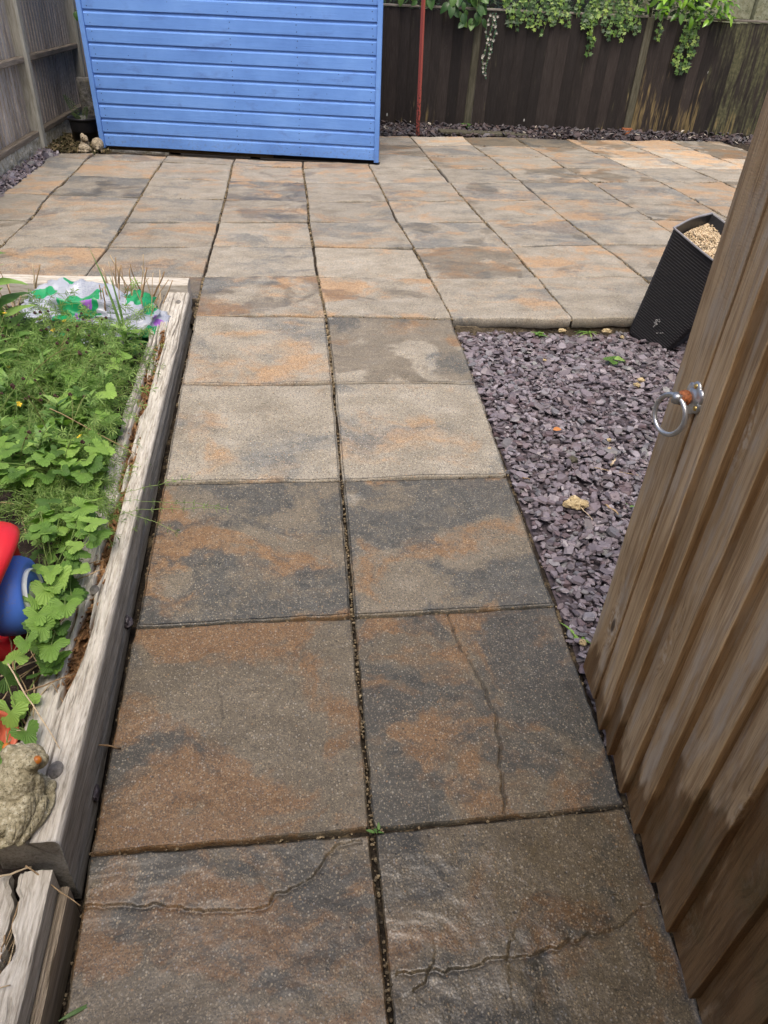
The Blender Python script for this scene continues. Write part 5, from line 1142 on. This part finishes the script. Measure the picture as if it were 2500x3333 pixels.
for i in range(30):
    x, y = random.uniform(-1.55, -1.30), random.uniform(2.15, 2.5); z = float(soil_z(y)); l = random.uniform(.10, .25); stick('stalk', dt, (x, y, z), (x+random.gauss(-.02, .06), y+random.gauss(0, .05), z+l), random.uniform(.7, 1.5)*.8)
dt = thing('dead_stalk_clump', 'mat of dry stalks strewn on the soil under the green growth', 'dead stalks', (-1.05, 1.9, 0))
for i in range(90):
    x, y = random.uniform(-1.4, -.74), random.uniform(.80, 2.35); a = random.random()*6.28; l = random.uniform(.06, .2); z = float(soil_z(y))+random.uniform(.015, .05); qx = min(-.735, x+l*math.cos(a)); stick('stalk', dt, (x, y, z), (qx, y+l*math.sin(a), z+random.uniform(-.01, .03)), random.uniform(.45, 1.0)*.7)
dt = thing('dead_stalk_clump', 'heap of pale dead stalks beside the stone frog and the toy', 'dead stalks', (-.78, .3, -.12))
for i in range(46):
    x, y = random.uniform(-.86, -.735), random.uniform(.12, .40); a = random.gauss(1.2, .7); l = random.uniform(.05, .17); z = float(soil_z(y))+random.uniform(.01, .06); stick('stalk', dt, (x, y, z), (min(-.715, x+l*math.cos(a)), y+l*math.sin(a), z+random.uniform(-.02, .06)), random.uniform(.5, 1.1)*.6)
TW = [((-.765, .255, -.035), (-.672, .315, -.052), 'knobbly dry twig lying across the sleeper above the frog', .55), ((-.80, .30, .01), (-.668, .125, -.072), "long bent dry twig ending just above the frog's head", .5), ((-.735, .62, -.03), (-.665, .66, -.030), 'short dry twig on the sleeper by the blue wheel', .5),
      ((-.735, .665, -.02), (-.675, .695, -.030), 'dry twig at the sleeper edge, the farther of two near the wheel', .5), ((-.77, .52, -.03), (-.735, .60, .02), 'stubby pale stalk sticking up beside the blue wheel', .9), ((-.90, 1.20, .17), (-.665, 1.175, .025), 'straight pale straw lying across the green leaves to the sleeper', .45),
      ((-.76, -.105, -.155), (-.690, -.072, -.165), 'forked brown twig against the cut end of the sleeper', .6), ((-.70, -.075, -.160), (-.596, -.128, -.225), 'bent straw reaching from the sleeper gap over the path edge', .42), ((-.735, -.30, -.17), (-.672, -.283, -.178), 'short straw on the split sleeper at the bottom left', .45),
      ((-.655, .225, -.178), (-.585, .232, -.228), 'short dark twig jutting from the sleeper over the path', .7), ((-.665, .235, -.10), (-.72, .30, -.06), 'thin forked dry twig on the sleeper behind the frog', .4)]
for p, q, lab, f in TW: stick('twig', None, p, q, f, label=lab, cat='twig', group='dry twigs by the bed')


# ================================================================ GREENERY OVER THE BACK FENCE
random.seed(33)
def over(s, z, out=.03):
    q = bfp(s); n = BN; return np.array([q[0]+n[0]*out, q[1]+n[1]*out, z])
def hedge(name, label, s0, s1, z0, z1, n, d0=.10, d1=.75, mat='darkleaf', parent_trunks=3):
    t_ = thing(name, label, 'hedge', tuple(over((s0+s1)/2, .0, -.4))); mb = MB()
    for _ in range(n):
        s, z, d = random.uniform(s0, s1), random.uniform(z0, z1), random.uniform(d0, d1); p = over(s, z, -d); L_ = random.uniform(.05, .10); a, b = random.random()*6.28, random.gauss(-.3, .5)
        D = np.array([math.cos(a)*math.cos(b), math.sin(a)*math.cos(b)-.3, math.sin(b)]); sd_ = np.cross(D, (random.gauss(0, .4), random.gauss(-.5, .4), 1)); sd_ /= np.linalg.norm(sd_); w = L_*.24
        mb.add(np.array([p, p+D*L_*.5+sd_*w, p+D*L_, p+D*L_*.5-sd_*w]), [(0, 1, 2, 3)], random.random())
    mb.build('foliage', M[mat], t_, kind='stuff')
    for k in range(parent_trunks):
        s = s0+(s1-s0)*(k+.5)/parent_trunks; V, F = tube([over(s, 0, -.45), over(s+.05, .7, -.42), over(s-.03, z1*.95, -.40)], [.03, .024, .012], 7); part('trunk', V, F, M['darkpost'], t_, True)
hedge('hedge', 'dark leafy hedge rising behind the back fence', -.45, 3.75, .85, 2.1, 6500)
hedge('hedge', 'dark shrub filling the gap behind the shed and the corner post', -3.0, -1.2, .2, 2.1, 2600, -.45, .5, 'darkleaf', 2)
# broad-leaved climber by the pole
t_ = thing('climber', 'broad-leaved climber spilling over the fence beside the red pole', 'climber', tuple(over(.6, 1.1, 0)))
mb = MB()
for i in range(85):
    q = random.random(); s = random.choice([random.uniform(.12, .50), random.uniform(.45, 1.08), random.uniform(.70, 1.08)]); zl = np.interp(s, [.1, .4, .62, .85, 1.1], [1.22, 1.16, 1.20, 1.00, 1.02]); z = random.uniform(zl, 1.52); o = random.uniform(.02, .16)
    put('leaf', CL[random.randrange(3)], None, t_, leafm(tuple(over(s, z+.05, o)), (random.gauss(0, .45), random.gauss(-.35, .3), random.uniform(-1.2, -.3)), (random.gauss(0, .3), -1, .5), random.uniform(.075, .135)))
    if i % 3 == 0: V, F = tube(curve3(over(s, 1.5, -.05), over(s, z+.15, o), over(s, z+.05, o), 5), .003, 4); mb.add(V, F, .5)
mb.build('vines', M['stem'], t_, kind='stuff')
# ivy trails
t_ = thing('ivy', 'light green ivy hanging in trails over the middle of the back fence', 'ivy', tuple(over(2.2, 1.2, 0))); mb = MB()
trails = [(1.36, 1.06), (1.44, .98), (1.50, 1.08), (1.62, 1.06), (1.70, 1.02), (1.78, 1.00), (1.84, 1.07), (2.22, 1.05), (2.29, .83), (2.33, .95), (2.42, 1.05), (2.50, 1.00), (2.58, 1.03), (2.66, 1.0), (2.74, 1.04), (2.80, 1.08), (3.06, 1.02), (3.33, .80), (3.38, .70), (3.47, .72), (3.42, .92)]+[(random.uniform(1.32, 2.86), random.uniform(1.07, 1.16)) for _ in range(16)]
for s, zl in trails:
    z = 1.42; zs = np.arange(z, zl, -.032); P = np.array([over(s+.02*math.sin(q*14+s*9)+.0*q, q, .05 if q < 1.2 else .02) for q in zs]); V, F = tube(P, .0022, 4, False); mb.add(V, F, .7)
    for q in P:
        for sd_ in (-1, 1):
            if random.random() < .34: continue
            put('leaf', IV[random.randrange(3)], None, t_, leafm(tuple(q+np.array([sd_*.012, -.01, 0])), (sd_*random.uniform(.3, 1.1), -.25, random.uniform(-1, .3)), (random.gauss(0, .3), -1, .35), random.uniform(.032, .058)))
mb.build('trailing_stems', M['stem'], t_, kind='stuff')
# laurel at the right end
t_ = thing('laurel_shrub', 'glossy bright green laurel leaning over the fence at the upper right', 'shrub', tuple(over(3.5, 1.2, -.2)))
for i in range(200):
    s = random.uniform(2.80, 3.86); zl = 1.20 if s < 3.9 else 1.26; z = random.uniform(zl, 1.68); o = random.uniform(-.12, .16)
    if z < 1.25: o = abs(o)
    put('leaf', LA[random.randrange(3)], None, t_, leafm(tuple(over(s, z+.03, o)), (random.gauss(0, .7), random.gauss(-.5, .4), random.gauss(-.25, .5)), (random.gauss(0, .3), -.6, .9), random.uniform(.085, .135)))
for k in range(3): V, F = tube([over(3.1+.35*k, 0, -.5), over(3.15+.33*k, .9, -.35), over(3.2+.32*k, 1.6, -.05)], [.025, .018, .008], 6); part('trunk', V, F, M['darkpost'], t_, True)
# artificial flower garland
t_ = thing('flower_garland', 'artificial garland of white flowers hanging on the fence post', 'garland', tuple(over(1.16, 1.1, .06))); mb = MB(); lf = MB()
pv = [(0, 0, -.25)]; pf_ = []
for k in range(6):
    a = k*1.0472
    for da, r_, z_ in ((-.46, .55, .1), (-.2, 1.0, .32), (.2, 1.0, .32), (.46, .55, .1)): pv.append((r_*math.sin(a+da), r_*math.cos(a+da), z_))
    pf_.append((0, 1+4*k, 2+4*k, 3+4*k, 4+4*k))
WF = mesh('flower', pv, pf_); WF.materials.append(M['whitep'])
for s, zl, n in ((1.135, .60, 11), (1.175, .56, 11), (1.215, .80, 5)):
    zs = np.linspace(1.16, zl, 26); P = np.array([over(s+.012*math.sin(z*22+s*40), z, .075) for z in zs]); V, F = tube(P, .0025, 4, False); mb.add(V, F, .2)
    for q in P:
        for _ in range(3):
            D = np.array([random.gauss(0, 1), -abs(random.gauss(0, .6)), random.gauss(-.4, .6)]); D /= np.linalg.norm(D); L_ = random.uniform(.012, .022); sd_ = np.cross(D, (0, -1, .3)); sd_ /= np.linalg.norm(sd_)+1e-9
            lf.add(np.array([q, q+D*L_*.5+sd_*L_*.3, q+D*L_, q+D*L_*.5-sd_*L_*.3]), [(0, 1, 2, 3)], random.random())
    for k in range(n):
        q = P[int((k+.6)/n*25)]+np.array([random.gauss(0, .012), -.012, random.gauss(0, .01)]); put('flower', WF, None, t_, leafm(tuple(q), (random.gauss(0, .6), -.3, 1), (random.gauss(0, .5), -1, random.gauss(-.1, .4)), random.uniform(.012, .019)))
mb.build('cord', M['stem'], t_, kind='stuff'); lf.build('garland_leaves', mat_leaf('plastic_leaf', [(0, (.01, .05, .03)), (1, (.03, .11, .07))], .1, .4), t_, kind='stuff')
# leaf sprig from behind the shed, left
t_ = thing('leafy_sprig', 'pale leaf sprig poking out behind the left edge of the shed', 'sprig', (-2.0, 7.4, .9)); V, F = tube([(-1.60, 8.0, .6), (-1.9, 7.5, .95), (-1.985, 7.15, 1.0)], .003, 5); part('stem', V, F, M['stem'], t_, True)
for k in range(5): put('leaf', CL[k % 3], None, t_, leafm((-1.975+.02*k, 7.16+.03*k, .99-.012*k), (random.gauss(-.3, .5), -.5, random.uniform(-1, -.2)), (0, -1, .6), random.uniform(.05, .085)))
# fern in the pot
t_ = thing('fern', 'small wild fern growing in the black plant pot', 'fern', (-2.06, 7.02, .12))
def frond(b, e, w):
    P = curve3(b, (np.asarray(b)*.5+np.asarray(e)*.5)+np.array([0, 0, .03]), e, 14); V, F = tube(P, .0016, 4, False); m = MB(); m.add(V, F, .3)
    for i in range(1, 14):
        for sd_ in (-1, 1):
            l = w*math.sin(math.pi*(i/14)**.8)+.008; p = P[i]; D = np.array([sd_*.9, -.1, .45]); D /= np.linalg.norm(D); m.add(np.array([p, p+D*l*.5+np.array([0, 0, .005]), p+D*l, p+D*l*.5-np.array([0, 0, .006])]), [(0, 1, 2, 3)], random.random())
    return m.build('frond', M['fern'], t_)
frond((-2.06, 7.03, .11), (-2.155, 6.98, .345), .045); frond((-2.03, 7.03, .11), (-1.975, 6.97, .26), .030); frond((-2.06, 7.04, .11), (-2.11, 6.96, .20), .028)

# ================================================================ SMALL THINGS ON THE SLATE AND THE PATH
def pebble(name, label, p, s, seed, mat='pebble', group='pale pebbles among the slate', cat='pebble'):
    V, F = ico(3, 1.0); n = V.copy(); V = V*(1+.35*fbm(n[:, 0]*1.6+seed, n[:, 1]*1.6, n[:, 2]*1.6, s=seed, oct=3))[:, None]*np.array(s); part(name, V+np.array(p), F, M[mat], None, False, label=label, cat=cat, group=group)
pebble('stone', 'large buff stone lump lying on the slate near the gate', (.795, 1.026, -.112), (.040, .026, .022), 3, cat='stone')
for i, (p, s, lab) in enumerate([((1.354, 1.84, -.040), (.022, .016, .012), 'tan pebble, farther of two side by side, right of the slate'), ((1.315, 1.792, -.042), (.021, .017, .012), 'cream pebble, nearer of two side by side, right of the slate'), ((.637, .465, -.190), (.017, .015, .013), 'yellowish pebble at the foot of the gate edge'), ((1.399, 2.372, -.030), (.034, .016, .014), 'flat buff pebble under the patio edge next to the planter'), ((1.453, 2.305, -.035), (.014, .012, .012), 'small buff pebble touching the tipped planter'), ((1.168, 2.372, -.030), (.028, .014, .012), 'buff pebble under the patio edge between the two weeds'), ((1.046, 1.395, -.080), (.012, .010, .008), 'tiny cream pebble amid the slate, farther of two near the gate'), ((1.028, 1.342, -.086), (.011, .011, .008), 'tiny pale pebble amid the slate, nearer of two near the gate'), ((.976, 2.033, -.035), (.011, .009, .007), 'tiny orange pebble on the far slate')]): pebble('pebble', lab, p, tuple(q*.72 for q in s), 10+i)
pebble('slate_piece', 'plum slate piece wedged between the sleeper and the path joint', (-.622, .607, -.178), (.012, .018, .020), 31, 'slate', 'loose slate pieces by the sleeper', 'slate piece')
pebble('slate_piece', 'dark slate piece in the gap below the sleeper, level with the frog', (-.624, .132, -.248), (.008, .020, .014), 33, 'slate', 'loose slate pieces by the sleeper', 'slate piece')
pebble('moss_lump', 'small dark moss lump in the middle of the slate', (.867, 1.283, -.098), (.020, .016, .012), 35, 'darkpost', None, 'moss')
def weed(label, c, n, L_, me, name='weed', spread=1.0):
    t_ = thing(name, label, 'weed', c, 'weeds in the slate and joints')
    for k in range(n):
        a = random.random()*6.28; put('leaf', me[random.randrange(len(me))], None, t_, leafm(tuple(np.array(c)+np.array([random.gauss(0, .008), random.gauss(0, .008), .004])), (math.cos(a)*spread, math.sin(a)*spread, random.uniform(.3, 1.1)), (0, 0, 1), L_*random.uniform(.7, 1.2)))
GB = []
for w, c in ((.09, .5), (.11, .9)):
    q = blade_leaf(1, w, 7, .3, c); me = mesh('grass_leaf', q[0], q[1], True); me.materials.append(mat_leaf('young_grass', [(0, (.13, .27, .05)), (1, (.26, .42, .10))], .35)); GB.append(me)
weed('leafy little weed under the patio edge, the left one', (1.035, 2.339, -.045), 16, .038, HB); weed('grassy little weed under the patio edge, the right one', (1.303, 2.350, -.045), 9, .075, GB)
weed('thin grass sprig beside the foot of the gate', (.631, .477, -.205), 4, .085, GB); weed('tiny green sprout in the crossing of the nearest joints', (-.003, -.010, -.262), 4, .018, HB); weed('small broad weed growing at the foot of the fence post below the garland', tuple(over(1.0, .06, .12)), 14, .075, CL); weed('low weed at the foot of the stained fence panel', tuple(over(4.05, .10, .12)), 12, .07, HB); weed('small green leaf sprig on the slate close to the gate', (.985, 1.02, -.130), 3, .02, HB)
put('fallen_leaf', AV[2], None, None, leafm((1.294, 2.03, -.032), (-1, .2, .05), (0, -.2, 1), .030), label='pale green fallen leaf on the slate in front of the planter', cat='leaf', group='leaves lying on the slate')
put('fallen_leaf', HB[1], None, None, leafm((1.305, 2.03, -.030), (1, .25, .06), (0, -.3, 1), .085), label='narrow green leaf with stalk lying beside the pale fallen leaf', cat='leaf', group='leaves lying on the slate')
q = blade_leaf(1, .5, 5, .5, .2); me = mesh('dry_leaf', q[0], q[1], True); me.materials.append(plain('orange_dry_leaf', (.42, .17, .05), .7, .2)); put('fallen_leaf', me, None, None, leafm((.84, 1.457, -.068), (1, .1, .1), (0, -.5, 1), .038), label='curled orange dead leaf on the middle of the slate', cat='leaf', group='leaves lying on the slate')
q = blade_leaf(1, .10, 6, .4, .3); me = mesh('grass_cut', q[0], q[1], True); me.materials.append(M['grass']); put('grass_cutting', me, None, None, leafm((-.612, -.300, -.296), (1, .45, .06), (0, -.3, 1), .075), label='single cut grass blade lying on the lowest left paving slab', cat='grass blade')
random.seed(77)
for p, q, lab, f in (((1.0, 1.245, -.098), (1.035, 1.275, -.095), 'short flat pale stick on the slate near the gate', 1.3), ((.93, 1.232, -.098), (1.085, 1.188, -.100), 'long thin reddish twig on the slate running under the gate', .4), ((.900, 1.030, -.120), (.920, .968, -.125), 'split brown wood chip on the slate beside the gate', 1.0), ((.800, 1.015, -.112), (.825, .945, -.125), 'thin pale stem lying from the buff stone', .4), ((.645, 1.185, -.108), (.668, 1.165, -.108), 'tiny orange chip at the edge of the path', .8)):
    stick('twig', None, p, q, f, label=lab, cat='twig', group='twigs on the slate')

dt = thing('dead_stalk_clump', 'straw and splinters lying in the hollow of the split sleeper', 'dead stalks', (-.71, -.3, -.25))
for i in range(40):
    y = random.uniform(-.42, -.10); x = random.uniform(-.728, -.700); z = -.215+.06*(y+.07)+random.uniform(-.03, .025); stick('stalk', dt, (x, y, z), (x+random.gauss(0, .012), y+random.uniform(.04, .14)*random.choice((-1, 1)), z+random.uniform(-.01, .02)), random.uniform(.3, .9)*.6)
